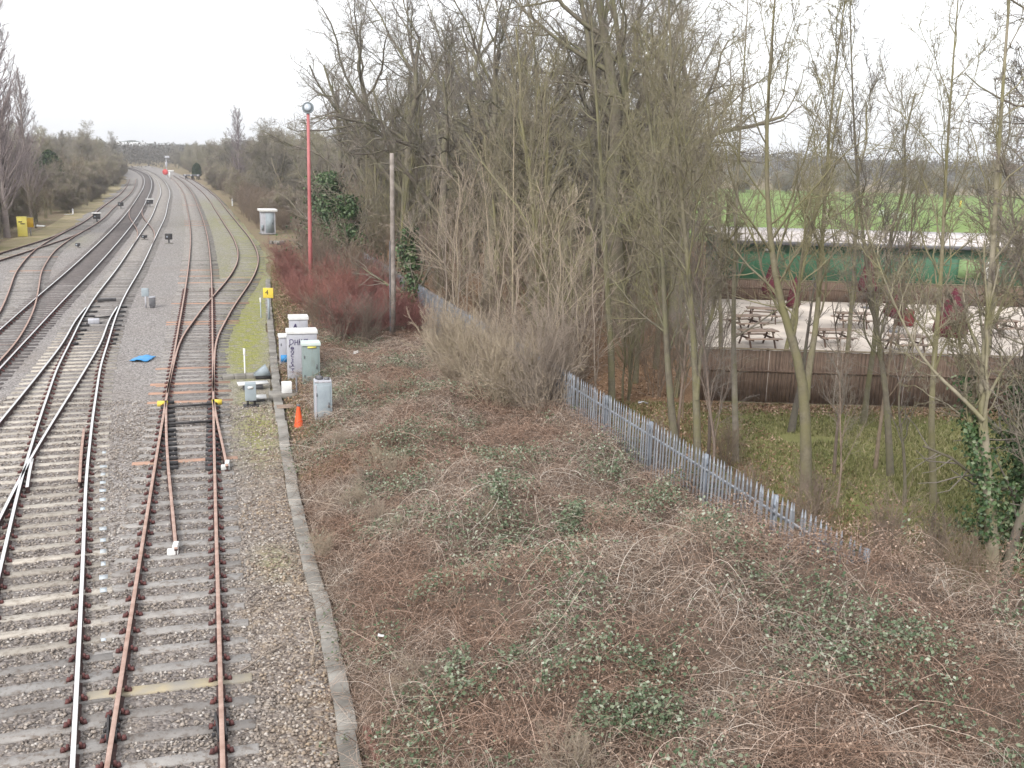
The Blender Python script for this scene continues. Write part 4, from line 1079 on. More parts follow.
# ------------------------------------------------------------------ palisade fence
def palisade():
    L = np.linalg.norm(FB-FA); base = np.array([*FA, 0.0])
    t = thing('palisade_fence', 'long galvanised steel palisade fence with pointed pales along the bank', 'fence', base)
    az = math.atan2(FD[1], FD[0]); ux = np.array([*FD, 0]); nx = np.array([FD[1], -FD[0], 0])
    H = 2.25; sp = .155; n = int(L/sp)
    def pale(mb, s, dz, lean=0.0):
        c = ux*s+nx*-.045; w = .034
        z1 = H-.16+dz; prof = [(-w,0.02),(w,0.02),(w,z1),(0,H+dz),(-w,z1)]
        f = np.array([c+ux*(p[0]+lean*p[1])+(0,0,p[1]) for p in prof]); ridge = f.copy()
        bk = f+nx*.012
        mb.add(np.concatenate([f, bk]), [(0,1,2,3,4),(9,8,7,6,5),(0,5,6,1),(1,6,7,2),(2,7,8,3),(3,8,9,4),(4,9,5,0)])
        mb.add([c-nx*.012+ux*lean*.0+(0,0,.02), c-nx*.012+ux*lean*z1+(0,0,z1), c+(0,0,z1)+ux*(w+lean*z1), c+(0,0,.02)+ux*w, c+(0,0,z1)-ux*(w-lean*z1), c+(0,0,.02)-ux*w], [(0,1,2,3),(1,0,5,4)])
    rest = MB()
    for i in range(n):
        s = .08+i*sp
        if i < 100:
            mb = MB(); pale(mb, s, rng.normal(0,.014), rng.normal(0,.009) + (.03 if rng.random() < .05 else 0)); mb.build('pale', M_zinc, t)
        else: pale(rest, s, 0)
    o = rest.build('pales', M_zinc, t); o['kind'] = 'stuff'
    for z in (.45, H-.42):
        b = MB(); b.box(ux*L/2+np.array([0,0,z]), (L, .05, .05), az); b.box(ux*L/2+np.array([0,0,z+.023])-nx*.028, (L, .01, .06), az); b.build('rail', M_zinc, t)
    for k in range(int(L/2.75)+1):
        c = ux*(.02+k*2.75)+nx*.06; b = MB(); b.box(c+(0,0,(H-.1)/2), (.10, .06, H-.1), az); b.box(c+(0,0,H-.3)-nx*.01, (.16, .05, .08), az); b.build('post', M_zincpost, t)
    # the last few pales by the mound have sunk and lean down
    for i in range(6):
        mb = MB(); c = -ux*(.09+i*.14); h = H-.12-i*.2
        mb.box(c+(0,0,h/2), (.068, .014, h), az); mb.build('sunken_pale', M_zinc, t)
    b = MB(); b.bar(np.array([0,0,H-.42]), -ux*.95+(0,0,H-1.5), .05, .05); b.build('end_rail', M_zinc, t)
palisade()

# ------------------------------------------------------------------ board fences
def board_fence(name, A, B, H, label, bay=2.4, cap=True, mat=M_boards):
    A = np.array([*A, 0.]); B = np.array([*B, 0.]); L = np.linalg.norm(B-A); d = (B-A)/L; az = math.atan2(d[1], d[0])
    t = thing(name, label, 'fence', A, az)
    n = int(L/bay)
    for i in range(n):
        x0 = i*bay; mb = MB()
        k = int((bay-.12)/.12)
        for j in range(k):
            mb.box((x0+.12+j*.12, rng.normal(0,.004), H/2), (.1155, .02, H-.03-rng.uniform(0,.02)))
        mb.build('board_panel', mat, t)
        MB().box((x0, .05, (H+.05)/2), (.1, .1, H+.05)).build('post', mat, t)
    b = MB(); b.box((n*bay/2, .0, H+.025), (n*bay, .09, .045)); b.build('cap_rail', M_fencecap, t)
    b = MB()
    b.box((n*bay/2, -.035, H*.60), (n*bay, .045, .07))
    b.build('cross_rail', mat, t)
    return t
board_fence('board_fence', (6.6, 34.7), (46, 33.9), 1.9, 'brown upright-board fence along the back of the lawn, in front of the pale paving')
board_fence('board_fence', (11, 61.5), (60, 60.8), 1.25, 'low dark brown board fence behind the pub tables, below the green wall')

# ------------------------------------------------------------------ green hall with the pale roof
def hall():
    yb = 68.0; p0 = at_depth(738, 250, yb); x0 = p0[0]; Lh = 46; H = 3.05; D = 12
    t = thing('green_hall', 'long low green hall with flat pale roof beyond the tables', 'building', (x0, yb, 0), R(-.6))
    b = MB(); b.box((Lh/2, D/2, H/2), (Lh, D, H))
    for i in range(1, 40): b.box((i*Lh/40, -.012, H/2), (.05, .02, H-.02))
    b.build('wall', M_greenwall, t)
    b = MB(); b.box((Lh/2, D/2-.2, H+.1), (Lh+.8, D+1.0, .16)); b.box((Lh/2, D*.65, H+.21), (Lh*.995, D*.5, .06)); b.build('roof', M_roof, t)
    MB().box((Lh/2, -.73, H+.0), (Lh+.82, .05, .24)).build('fascia', M_darksteel, t)
    for px, w, h, m, z in ((968, 1.5, 1.25, M_palegreen, 1.62), (1052, 1.4, 1.0, M_palegreen, 1.7)):
        q = at_depth(px, 270, yb); w_ = MB().box((q[0]-x0, -.05, z), (w+.12, .06, h+.12)).build('window', M_greenwall, t)
        MB().box((q[0]-x0, -.085, z), (w, .03, h)).build('pane', m, w_)
    q = at_depth(990, 270, yb); MB().box((q[0]-x0, -.12, 1.55), (.95, .10, 1.15)).build('white_panel', M_white, t)
    for px in (765, 862, 905): 
        q = at_depth(px, 258, yb); MB().box((q[0]-x0, -.1, 2.55), (.28, .12, .16)).build('wall_lamp', M_white, t)
hall()

# picnic tables ---------------------------------------------------------
def picnic():
    t = thing('picnic_table', None, None)
    b = MB()
    for j in range(5): b.box((0, -.30+j*.15, .74), (1.75, .135, .04))
    b.build('tabletop', M_woodtop, t)
    for sy in (-1, 1):
        b = MB()
        for j in range(2): b.box((0, sy*(.62+j*.14), .45), (1.75, .125, .04))
        b.build('bench_seat', M_woodtop, t)
    for sx in (-.6, .6):
        b = MB(); b.bar((sx,-.25,.71), (sx,-.68,0), .05, .09); b.bar((sx,.25,.71), (sx,.68,0), .05, .09)
        b.box((sx+.05,0,.40), (.045,1.55,.09)); b.box((sx+.05,0,.69), (.045,.72,.07)); b.build('leg_frame', M_wood, t)
    return t
spots = [(757,346,.2,'picnic table nearest the left end of the brown board fence, on the pale paving'),(745,330,.35,'picnic table behind the front left one, beside the slim pale trunk'),(762,322,-.1,'picnic table at the back left, under the closed maroon parasol'),
         (832,345,.1,'picnic table right of the forked tree, near the board fence'),(851,327,0,'picnic table at the middle back of the paving'),
         (905,352,.15,'picnic table left of the large front parasol, close to the fence top'),(1000,335,.3,'picnic table near the right edge of the photo')]
pt = None
for i, (px, py, rz, lab) in enumerate(spots):
    if pt is None: pt = picnic(); o = pt
    else: o = copy_tree(pt)
    p = at(px, py); o.location = [float(v) for v in p]; o.rotation_euler = (0, 0, rz); tag(o, lab, 'picnic table', 'picnic tables on the paving')
# closed parasols -------------------------------------------------------
def parasol(px, py, H, w, label, mat=M_maroon):
    p = at(px, py); t = thing('parasol', label, 'parasol', p)
    MB().lathe([(.0,0),(.3,0),(.3,.06),(.05,.09),(.0,.09)], 14).build('base', M_darksteel, t)
    MB().lathe([(.025,.08),(.025,H),(.0,H)], 8).build('pole', M_wood, t)
    prof = np.array([(.02,.0),(.75,.0),(1.0,.12),(.8,.45),(.42,.75),(.16,.93),(.02,1.0)]); n = 18
    a = np.arange(n)*2*np.pi/n; v = []
    for r_, z in prof:
        rr = r_*w*(1+.28*np.cos(a*6)*(z < .8)+rng.normal(0,.06,n)); v.append(np.stack([rr*np.cos(a), rr*np.sin(a), np.full(n, H*.30+z*H*.69)+rng.normal(0,.02,n)], 1))
    b = MB(); idx = np.arange(len(prof)*n).reshape(len(prof), n); A = idx[:-1]; Bq = np.roll(A,-1,1); D = idx[1:]; E = np.roll(D,-1,1)
    b.add(np.concatenate(v), np.stack([A,Bq,E,D], -1).reshape(-1,4)); b.build('canopy', mat, t, smooth=True)
    MB().box((0,0,H*.55), (w*1.25,w*1.25,.05), .4).build('tie_strap', mat, t)
parasol(947, 358, 3.2, .64, 'largest closed maroon parasol, standing close behind the board fence at right')
parasol(866, 308, 3.4, .50, 'closed maroon parasol in front of the green wall, right of the forked tree')
parasol(770, 310, 3.1, .46, 'closed maroon parasol at the left end of the paving before the green wall')
parasol(792, 322, 2.5, .30, 'small dark closed parasol immediately left of the forked tree stems')
parasol(893, 332, 2.6, .48, 'squat closed red-brown parasol left behind the largest one')
p = at(905, 326); t = thing('folded_cover', 'dark red folded cover heap beside the squat parasol', 'cover', p)
bevel(MB().box((0,0,.45), (.9,.5,.9), .2, taper=.8).build('cover', M_redfab, t), .1, 3)

# white bits and yellow markers on the playing field -------------------------
def low_goal(px, py, w, label):
    p = at(px, py); t = thing('low_white_goal', label, 'goal', p)
    b = MB(); b.bar((-w/2,0,0), (-w/2,0,.9), .1, .1); b.bar((w/2,0,0), (w/2,0,.9), .1, .1); b.bar((-w/2-.05,0,.9), (w/2+.05,0,.9), .1, .1); b.build('frame', M_white, t)
    b = MB(); b.add([(-w/2,0.02,.85),(w/2,.02,.85),(w/2,.7,.05),(-w/2,.7,.05)], [(0,1,2,3)]); b.build('net', M_white, t)
low_goal(899, 219, 2.3, 'small low white goal on the green playing field'); low_goal(881, 216, .7, 'tiny white frame left of the low white goal on the playing field')
for px, py, lab in ((857,205,'left yellow marker post on the green playing field'),(960,207,'right yellow marker post on the green playing field')):
    t = thing('marker_post', lab, 'marker post', at(px, py)); MB().box((0,0,.6), (.35,.2,1.2)).build('post', M_yellow, t); MB().box((0,0,1.25), (.4,.24,.1)).build('cap', M_yellow, t)
# far pale-roofed sheds
for px, w, lab in ((120, 13, 'far shed with white roof, left of two on the skyline'), (137, 10, 'far shed with white roof, right of two on the skyline')):
    p = at_depth(px, 145, 620); t = thing('far_shed', lab, 'shed', (p[0], 620, 0)); MB().box((0,0,3.5), (w,12,7)).build('wall', M_cabdoor, t)
    b = MB(); b.add([(-w/2-.3,-7,7),(w/2+.3,-7,7),(w/2+.3,0,9.6),(-w/2-.3,0,9.6),(w/2+.3,7,7),(-w/2-.3,7,7)], [(0,1,2,3),(3,2,4,5),(0,3,5),(1,4,2)]); b.build('roof', M_white, t)

# ------------------------------------------------------------------ line-side equipment
TA = R(16.5)   # equipment stands square to the tracks
def cabinet(name, px, py, w, d, h, label, body, lid, lid_over=.04, lid_h=.14, doors=1, rz=TA, lid_slope=0.0, sink=0.0, cat='cabinet'):
    p = at(px, py); t = thing(name, label, cat, (p[0], p[1]+d/2, 0), rz)
    bevel(MB().box((0,0,.04), (w+.06,d+.06,.12)).build('plinth', M_conc, t), .01)
    bevel(MB().box((0,0,.08+h/2), (w,d,h)).build('body', body, t), .012)
    bevel(MB().box((0,0,.08+h+lid_h/2), (w+2*lid_over,d+2*lid_over,lid_h), taper=.97).build('roof', lid, t), .02, 3)
    for i in range(doors):
        wd = (w-.1)/doors; x = -w/2+.05+wd*(i+.5)
        dr = bevel(MB().box((x,-d/2-.008,.08+h*.5), (wd-.03,.022,h-.16)).build('door', M_cabdoor if body is M_cab else body, t), .006)
        b = MB(); b.box((x+wd*.36,-d/2-.035,.08+h*.52), (.03,.035,.16)); b.build('handle', M_darksteel, dr)
        for hz_ in (.3, .75): MB().box((x-wd/2+.01,-d/2-.022,.08+h*hz_), (.03,.02,.1)).build('hinge', M_darksteel, dr)
        for v_ in range(4): MB().box((x,-d/2-.022,.08+h*.12+v_*.035), (wd*.5,.012,.014)).build('vent_slot', M_darksteel, dr)
    return t
t = cabinet('relay_cabinet', 301, 382, 1.06, .55, 1.72, 'tall pale grey cabinet with dark graffiti on its front', M_cab, M_white, doors=1)
# graffiti strokes: an upper tag and a column of letters down the left side
def strokes(lines, ox, oz, sc, y, parent, r=.012):
    b = MB()
    for ln in lines:
        Q = np.array([(ox+x*sc, y, oz+z*sc) for x, z in ln]); k = np.linspace(0, len(Q)-1, 10)
        Q = np.stack([np.interp(k, np.arange(len(Q)), Q[:,j]) for j in range(3)], 1); b.tubes(Q, np.full(10, r), 5)
    return b.build('graffiti', M_ink, parent)
circ = lambda cx, cz, r, n=10, a0=0, a1=6.28: [(cx+r*math.cos(a0+(a1-a0)*i/(n-1)), cz+r*math.sin(a0+(a1-a0)*i/(n-1))) for i in range(n)]
tagw = [[(0,0),(0,1),(.5,.9),(.6,.4),(0,0)], [(.8,0),(.85,.9)], [(.85,.45),(1.3,.5)], [(1.3,0),(1.25,.9)], [(1.5,0),(1.55,1)], [(2.0,.95),(1.55,.5),(2.05,.0)], circ(2.6,.5,.45), [(2.35,.75),(2.6,.45),(2.9,1.0)]]
strokes(tagw, -.45, 1.40, .22, -.302, t)
col = [circ(.5,.5,.4), [(.2,.5),(.8,.5)], circ(.5,-.6,.42), circ(.5,-1.7,.42, 8, .8, 5.4), [(.2,-2.5),(.7,-2.9),(.3,-3.2)], circ(.5,-3.9,.4, 8, .8, 5.4), [(.1,-5.0),(.5,-4.5),(.9,-5.0)], [(.1,-5.6),(.9,-5.6)], [(.5,-5.6),(.5,-6.3)], [(.2,-6.7),(.8,-6.5)]]
strokes(col, -.43, 1.22, .125, -.302, t, .012)
MB().box((.02,-.305,1.33), (.09,.012,.12)).build('warning_sticker', M_yellow, t)
t = cabinet('relay_cabinet', 298, 372, .68, .5, 1.95, 'pale cabinet showing its white top above the graffiti cabinet', M_cab, M_white)
strokes([[(0,0),(.4,1),(.6,0)], [(.2,.4),(.5,.4)]], -.2, 1.72, .18, -.28, t, .016)
small = cabinet('equipment_cabinet', 284, 366, .45, .5, 1.05, 'small grey cabinet with a blue lower panel, left of the graffiti cabinet', M_cabdoor, M_white, lid_h=.1)
MB().box((-.02,-.285,.3), (.34,.02,.3)).build('blue_panel', M_blue, small)
t = cabinet('equipment_cabinet', 310, 391, .60, .5, 1.55, 'grey-green cabinet with a pale lid in front of the graffiti cabinet', M_greencab, M_greylid, lid_h=.12)
MB().box((.02,-.29,1.585), (.3,.012,.06)).build('yellow_strip', M_paleyellow, t)
t = cabinet('equipment_cabinet', 322, 431, .52, .45, 1.42, 'short weathered grey-blue cabinet sunk in the brambles beside the traffic cone', M_bluegrey, M_cab, lid_over=.0, lid_h=.07)
bevel(MB().box((-.235,-.235,.75), (.07,.03,1.4)).build('white_edge', M_cab, t), .005)
b = MB(); b.box((-.1,.02,1.62), (.16,.2,.1), .4); b.box((.12,-.05,1.6), (.14,.12,.08), -.5); b.build('top_debris', M_darksteel, t)

def cone(px, py):
    t = thing('traffic_cone', 'orange traffic cone on a white base in front of the cabinets', 'traffic cone', at(px, py))
    bevel(MB().box((0,0,.02), (.46,.46,.04), .2).build('base', M_white, t), .01)
    MB().lathe([(.17,.04),(.16,.06),(.045,.78),(.036,.80),(.0,.80)], 20).build('body', M_cone, t, smooth=True)
    MB().lathe([(.05,.78),(.06,.80),(.045,.84),(.0,.85)], 12).build('cap', M_darksteel, t)
cone(299, 431)

def sign_post():
    p = at(269, 322); t = thing('number_sign', 'small yellow square sign with black number on a grey post beside the trough', 'sign', p)
    z = at_depth(269, 293, p[1])[2]
    MB().box((0,.05,z/2), (.10,.08,z)).build('post', M_bluegrey, t)
    bevel(MB().box((0,0,z), (.50,.03,.50)).build('panel', M_yellow, t), .02)
    text_part('number', '4', .34, M_black, t, (-.06,-.02,z+.02), (R(90),0,0)); 
sign_post()
# short white posts
for px, py, h, lab in ((245,374,.95,'thin white stake standing in the moss beside the straight yard track'),(261,318,1.0,'thin grey stake with white tip beside the yellow sign')):
    t = thing('stake', lab, 'stake', at(px, py)); MB().lathe([(.03,0),(.03,h),(0,h)], 6).build('shaft', M_white if px == 245 else M_bluegrey, t); MB().lathe([(.045,h-.2),(.045,h+.03),(0,h+.05)], 6).build('tip', M_white, t)
# point machine with wedge cover and its duct
p = at(263, 378); t = thing('point_machine', 'grey wedge-topped point machine casing beside the straight yard track', 'point machine', p, TA)
b = MB(); b.add([(-.34,-.25,.14),(.28,-.25,.14),(.28,.25,.14),(-.34,.25,.14),(.1,-.2,.5),(.1,.2,.5)], [(0,1,2,3)[::-1],(0,1,4),(2,3,5),(1,2,5,4),(3,0,4,5)]); b.build('cover', M_bluegrey, t)
MB().box((0,0,.07), (.55,.45,.14)).build('base', M_black, t)
a = at(222, 379); c = at(257, 377); t = thing('cable_duct', 'grey concrete duct lid running from the yard track to the point machine', 'duct', (a[0], a[1], 0))
d = c-a; L = np.linalg.norm(d); az = math.atan2(d[1], d[0]); b = MB()
for i in range(3): b.box(d/L*(L*(i+.5)/3)+(0,0,.07), (L/3-.02,.42,.14), az)
bevel(b.build('lid', M_conc, t), .01); MB().box(d/2+(0,0,.03), (L,.36,.06), az).build('channel', M_black, t)
# white boards and the small grey box
p = at(253, 389); t = thing('white_board', 'white board lying tilted above the small grey box by the track', 'board', p, TA); o = MB().box((0,0,.22), (1.05,.42,.05), .1).build('panel', M_white, t); MB().box((0,0,.1), (.7,.3,.2)).build('support', M_darksteel, t)
p = at(257, 401); t = thing('white_board', 'smaller white box lid right of the small grey box', 'board', p, TA); MB().box((0,0,.14), (.62,.45,.06)).build('panel', M_white, t); MB().box((0,0,.055), (.5,.36,.11)).build('support', M_darksteel, t)
p = at(251, 406); t = thing('junction_box', 'small dark grey box on a black stand beside the track', 'junction box', p, TA)
bevel(MB().box((0,0,.5), (.36,.28,.58)).build('body', M_bluegrey, t), .015); MB().box((0,-.15,.66), (.18,.02,.08)).build('plate', M_white, t)
b = MB(); b.box((-.1,0,.1), (.07,.07,.22)); b.box((.12,0,.1), (.07,.07,.22)); b.box((0,0,.015), (.5,.4,.03)); b.build('stand', M_black, t)
# items behind the trough
p = at(284, 398); t = thing('equipment_plinth', 'pale concrete plinth with a white box in front of the graffiti cabinet', 'plinth', p, TA)
MB().box((0,0,.1), (1.0,.7,.2)).build('slab', M_conc, t); bevel(MB().box((.1,0,.38), (.34,.3,.36)).build('box', M_white, t), .01); MB().lathe([(.03,.1),(.03,.75),(0,.76)], 6, (.42,-.2,0)).build('pipe', M_darksteel, t)
for px, py, w, lab in ((294,398,.7,'flat tan timber pallet piece before the grey-green cabinet'),(291,410,.9,'long tan plank lying left of the traffic cone')):
    t = thing('timber_piece', lab, 'timber', at(px, py), TA)
    b = MB()
    for i in range(3): b.box((0,-.15+i*.15,.13), (w,.12,.03))
    b.build('plank', M_paleyellow if w > 5 else M_woodtop, t); MB().box((0,0,.055), (.1,.42,.11)).build('batten', M_wood, t)

# concrete cable trough along the edge of the trackbed
def trough():
    pts = Rb[Rb[:,1] < 66]; base = np.array([*pts[0], 0]); t = thing('cable_trough', 'long line of grey concrete trough lids edging the ballast', 'cable trough', base)
    Q = np.concatenate([pts[:1]+(pts[:1]-pts[1:2])*1.2, pts]); d = np.concatenate([[0], np.cumsum(np.linalg.norm(np.diff(Q, axis=0), axis=1))])
    n = int(d[-1]/.98)
    for i in range(n):
        s0, s1 = i*.98, i*.98+.955
        a = np.array([np.interp(s0, d, Q[:,j]) for j in (0,1)]+[0]); c = np.array([np.interp(s1, d, Q[:,j]) for j in (0,1)]+[0])
        m = (a+c)/2-base; e = c-a; w = .29
        z = .10+rng.normal(0,.008)
        o = MB().box((m[0]+rng.normal(0,.012), m[1], z), (np.linalg.norm(e), w, .07), math.atan2(e[1], e[0])+rng.normal(0,.012)).build('lid', M_conc, t); bevel(o, .012, 2)
        MB().box((m[0], m[1], z-.085), (np.linalg.norm(e), w-.05, .1), math.atan2(e[1], e[0])).build('channel', M_conc, t)
trough()
# brick edging at the bottom of the photo
a = at(378,768); c = at(366,735); t = thing('brick_edging', 'strip of red brick edging by the trough at the bottom of the photo', 'edging', (c[0], c[1], 0), math.atan2(a[1]-c[1], a[0]-c[0]))
M_brick = simple('red_brick', (.23,.115,.09), (.15,.085,.07), 6, .9, bump=.01)
for i in range(8): bevel(MB().box((.11+i*.225,.0,.08), (.215,.105,.16)).build('brick', M_brick, t), .006)

# blue sheet on the ballast
p = at(143, 360); t = None
g = np.linspace(-1, 1, 9); X, Yq = np.meshgrid(g*.36, g*.5); Zq = .05+.05*vnoise(X*5, Yq*5)+.04*(np.abs(X) < .1)
X2 = X+p[0]+.02*rng.normal(size=X.shape); Y2 = Yq+p[1]
o = grid_mesh('plastic_sheet', X2, Y2, Zq, M_blue); so = o.modifiers.new('s', 'SOLIDIFY'); so.thickness = .02
tag(o, 'bright blue plastic sheet lying on the ballast between the tracks', 'plastic sheet')

# dwarf ground signals and boxes between the tracks
def dwarf(px, py, label, h=.75, white=True, s=1.0, name='ground_signal'):
    t = thing(name, label, 'signal', at(px, py), R(14)); 
    MB().box((0,0,.04), (.5*s,.5*s,.08)).build('base', M_conc, t)
    MB().box((0,.05,h*.4), (.12,.12,h*.7)).build('post', M_darksteel, t)
    bevel(MB().box((0,0,h*.72), (.5*s,.28,h*.56)).build('head', M_black, t), .03)
    if white: bevel(MB().box((0,-.02,h*1.06), (.62*s,.44,.12)).build('hood', M_white, t), .02)
    MB().lathe([(.0,0),(.07,0),(.07,.02),(0,.02)], 10).build('lens', M_glass, t).matrix_local = Matrix.Translation((-.1*s,-.14,h*.7)) @ Matrix.Rotation(R(90), 4, 'X')
dwarf(97, 223, 'dwarf ground signal with white top beside the leftmost siding', 1.0, True, 1.5)
dwarf(150, 207, 'dwarf ground signal with white top between the two main lines', 1.0, True, 1.7)
dwarf(121, 209, 'dark box pair beside the siding near the far crossover', .9, False, 1.4, 'ground_box')
dwarf(169, 244, 'dark box on the ballast between main line and yard track', .9, False, 1.2, 'ground_box')
dwarf(144.5, 240, 'dark box inside the nearest main line below the crossover', .45, False, 1.0, 'ground_box')
dwarf(78, 248, 'small dark box on the ballast left of the second main line', .4, False, .7, 'ground_box')
p = at(146, 308); t = thing('disc_signal', 'blue-grey disc signal on a pale post between the tracks, with a dark box', 'signal', p, R(14))
MB().box((0,0,.5), (.09,.09,1.0)).build('post', M_cab, t); bevel(MB().box((0,0,1.15), (.52,.1,.62)).build('panel', M_bluegrey, t), .06); bevel(MB().box((.45,.1,.45), (.42,.4,.6)).build('box', M_darksteel, t), .03); MB().box((.45,.1,.79), (.46,.42,.07)).build('lid', M_cab, t); MB().box((.45,.1,.08), (.3,.3,.16)).build('box_stand', M_darksteel, t); t.scale = (.72,)*3
p = at(94, 324); t = thing('point_motor', 'pale box between the rails of the nearest main line switch', 'point motor', p, R(22)); bevel(MB().box((0,0,.14), (.5,.38,.22)).build('casing', M_cab, t), .02); MB().box((0,.0,.03), (.7,.3,.06)).build('base', M_black, t)
p = at(107, 302); t = thing('point_motor', 'dark low casing between the main line rails above the switch', 'point motor', p, R(22)); bevel(MB().box((0,0,.1), (.95,.4,.18)).build('casing', M_black, t), .02); MB().box((-.55,0,.05), (.5,.2,.08)).build('rod', M_wood, t)

# yellow cabinet and box by the leftmost siding
p = at(23, 236.5); t = thing('yellow_cabinet', 'tall faded yellow cabinet beside the leftmost siding', 'cabinet', p, R(25)); hC = 1.7
bevel(MB().box((0,0,hC/2), (.82,.5,hC)).build('body', M_paleyellow, t), .05, 3); b = MB(); b.box((-.12,-.26,hC*.78), (.3,.02,.09), 0); b.box((.05,-.26,hC*.68), (.35,.02,.08)); b.build('marking', M_black, t); bevel(MB().box((0,0,hC+.03), (.86,.55,.07)).build('roof', M_paleyellow, t), .03)
p = at(29.9, 235.5); t = thing('orange_box', 'orange-yellow box on a post right of the yellow cabinet', 'box', (p[0]+.1, p[1], 0), R(25)); bevel(MB().box((0,0,1.15), (.58,.35,.8)).build('body', M_ochre, t), .03); MB().box((0,0,.4), (.1,.1,.8)).build('post', M_cab, t); MB().box((0,0,1.58), (.62,.4,.06)).build('lid', M_yellow, t)
# pale litter on the left verge
for px, py, s_, lab in ((41,228,.42,'pale sheet scrap on the grass right of the yellow cabinet'),(69,215,.5,'white scrap of sheeting on the left verge'),):
    q = at(px, py); g = np.linspace(-1, 1, 7); X, Yq = np.meshgrid(g*s_, g*.5*s_); Zq = .05+.35*vnoise(X*1.3+px, Yq*1.3)*(1-np.abs(Yq)/s_)
    o = grid_mesh('sheet_scrap', X+q[0], Yq+q[1], Zq, M_white); o.modifiers.new('s', 'SOLIDIFY').thickness = .03; tag(o, lab, 'scrap')
t = thing('stake', 'short white stake on the left verge above the scrap', 'stake', at(73,214)); MB().lathe([(.09,0),(.09,.6),(0,.65)], 6).build('shaft', M_white, t); MB().lathe([(.11,.4),(.11,.55)], 6).build('band', M_cab, t)

# relay hut
def hut():
    p = at(268, 234); t = thing('relay_hut', 'white lineside hut with a flat white roof on the right verge', 'hut', p, TA+R(4))
    bevel(MB().box((0,0,1.15), (1.35,1.5,2.2)).build('wall', M_cab, t), .02)
    bevel(MB().box((0,0,2.36), (1.75,1.9,.22)).build('roof', M_white, t), .03)
    d_ = MB().box((.12,-.77,1.15), (.8,.04,1.9)).build('door', M_bluegrey, t); MB().box((.4,-.8,1.1), (.06,.05,.2)).build('handle', M_black, d_)
    MB().box((0,0,.05), (1.6,1.8,.1)).build('plinth', M_conc, t); MB().box((-.62,-.8,.7), (.2,.1,.5)).build('meter_box', M_bluegrey, t)
hut()
p = at(277, 244); t = thing('rubble_heap', 'pale rubble heap at the foot of the relay hut', 'heap', p)
b = MB()
for i in range(14): b.box(rng.normal(0,.3,3)*(1,1,0)+(0,0,.12), rng.uniform(.15,.45,3), rng.uniform(0,3))
bevel(b.build('stones', M_conc, t), .03)
t = thing('stake', 'white stake on the right verge by the far curved track', 'stake', at(232.5,206)); MB().lathe([(.1,0),(.1,1.0),(0,1.05)], 6).build('shaft', M_white, t); MB().lathe([(.12,.7),(.12,.9)], 6).build('band', M_cab, t)

# lamp post and wooden pole
def lamp():
    p = at(311, 296); z = at_depth(308, 108, p[1])[2]; x1 = at_depth(308, 108, p[1])[0]-p[0]
    t = thing('lamp_post', 'tall pink-red lamp post with a round grey head above the red shrubs', 'lamp post', p)
    Q = np.array([(0,0,0),(x1*.3,0,z*.3),(x1*.6,0,z*.6),(x1,0,z-.25)]); MB().tubes(Q, np.array([.13,.12,.10,.085]), 12, cap=True).build('pole', M_red, t, smooth=True)
    h = MB(); h.lathe([(.0,.16),(.2,.15),(.29,.08),(.33,0),(.29,-.1),(.2,-.16),(.0,-.17)], 24); o = h.build('lamp_head', M_lamphead, t, smooth=True)
    o.matrix_local = Matrix.Translation((x1,0,z)) @ Matrix.Rotation(R(74), 4, 'X')
    g = MB().lathe([(.0,.175),(.12,.185),(.19,.17),(.2,.15)], 20).build('lens', M_glass, o, smooth=True)
    g2 = MB().lathe([(.29,.09),(.31,.11),(.34,.03),(.31,.02)], 24).build('rim', M_bluegrey, o, smooth=True)
    MB().lathe([(.15,0),(.15,1.1),(.12,1.15)], 12).build('base_sleeve', M_red, t)
lamp()
p = at(393, 344); z = at_depth(392, 153, p[1])[2]
t = thing('wooden_pole', 'bare grey wooden pole standing in front of the wood', 'pole', p); Q = np.array([(0,0,-.1),(.01,0,z*.33),(-.02,0,z*.66),(-.04,0,z)]); MB().tubes(Q, np.array([.115,.11,.10,.092]), 12, cap=True).build('shaft', M_pole, t, smooth=True)
MB().tubes(np.array([(-.11,-.05,0),(-.12,-.05,z*.3),(-.125,-.04,z*.55)]), np.array([.03,.03,.03]), 6).build('cable_guard', M_darksteel, t)

# far signal post with red board, and the dark buffers at the track ends
p = at(167, 177.5); t = thing('signal_post', 'far signal post with a red round board where the tracks bend', 'signal', p); 
MB().lathe([(.1,0),(.1,5.6),(0,5.6)], 8).build('post', M_cab, t); MB().lathe([(0,0),(.75,0),(.75,.08),(0,.08)], 18).build('red_board', M_signred, t).matrix_local = Matrix.Translation((-.3,-.2,1.4)) @ Matrix.Rotation(R(90), 4, 'X')
bevel(MB().box((.35,-.1,5.3), (1.2,.5,.6), 0).build('signal_head', M_cab, t), .1); bevel(MB().box((0,-.1,3.4), (.5,.35,1.2)).build('lower_head', M_cabdoor, t), .05)
p = at(170.5, 179); t = thing('white_sign', 'white board on a short leg right of the far red board', 'sign', p); MB().box((.2,0,2.0), (1.5,.1,.4)).build('panel', M_white, t); MB().box((-.2,.05,.9), (.4,.1,1.8)).build('leg', M_white, t)
for px, lab in ((188.5,'far buffer stop with pale beam, left of two at the yard end'), (195.5,'far buffer stop, right of two, dark against the thicket')):
    p = at(px, 179.6); t = thing('buffer_stop', lab, 'buffer stop', p); MB().box((0,0,1.05), (2.6,.3,.45)).build('beam', M_darksteel, t)
    b = MB()
    for sx in (-.75,.75): b.bar((sx,.1,1.1), (sx,1.6,0), .12, .2); b.box((sx,.15,.5), (.16,.16,1.0))
    b.build('frame', M_black, t)
    for sx in (-.75,.75): MB().box((sx,-.2,1.05), (.4,.12,.4)).build('buffer', M_cab, t)

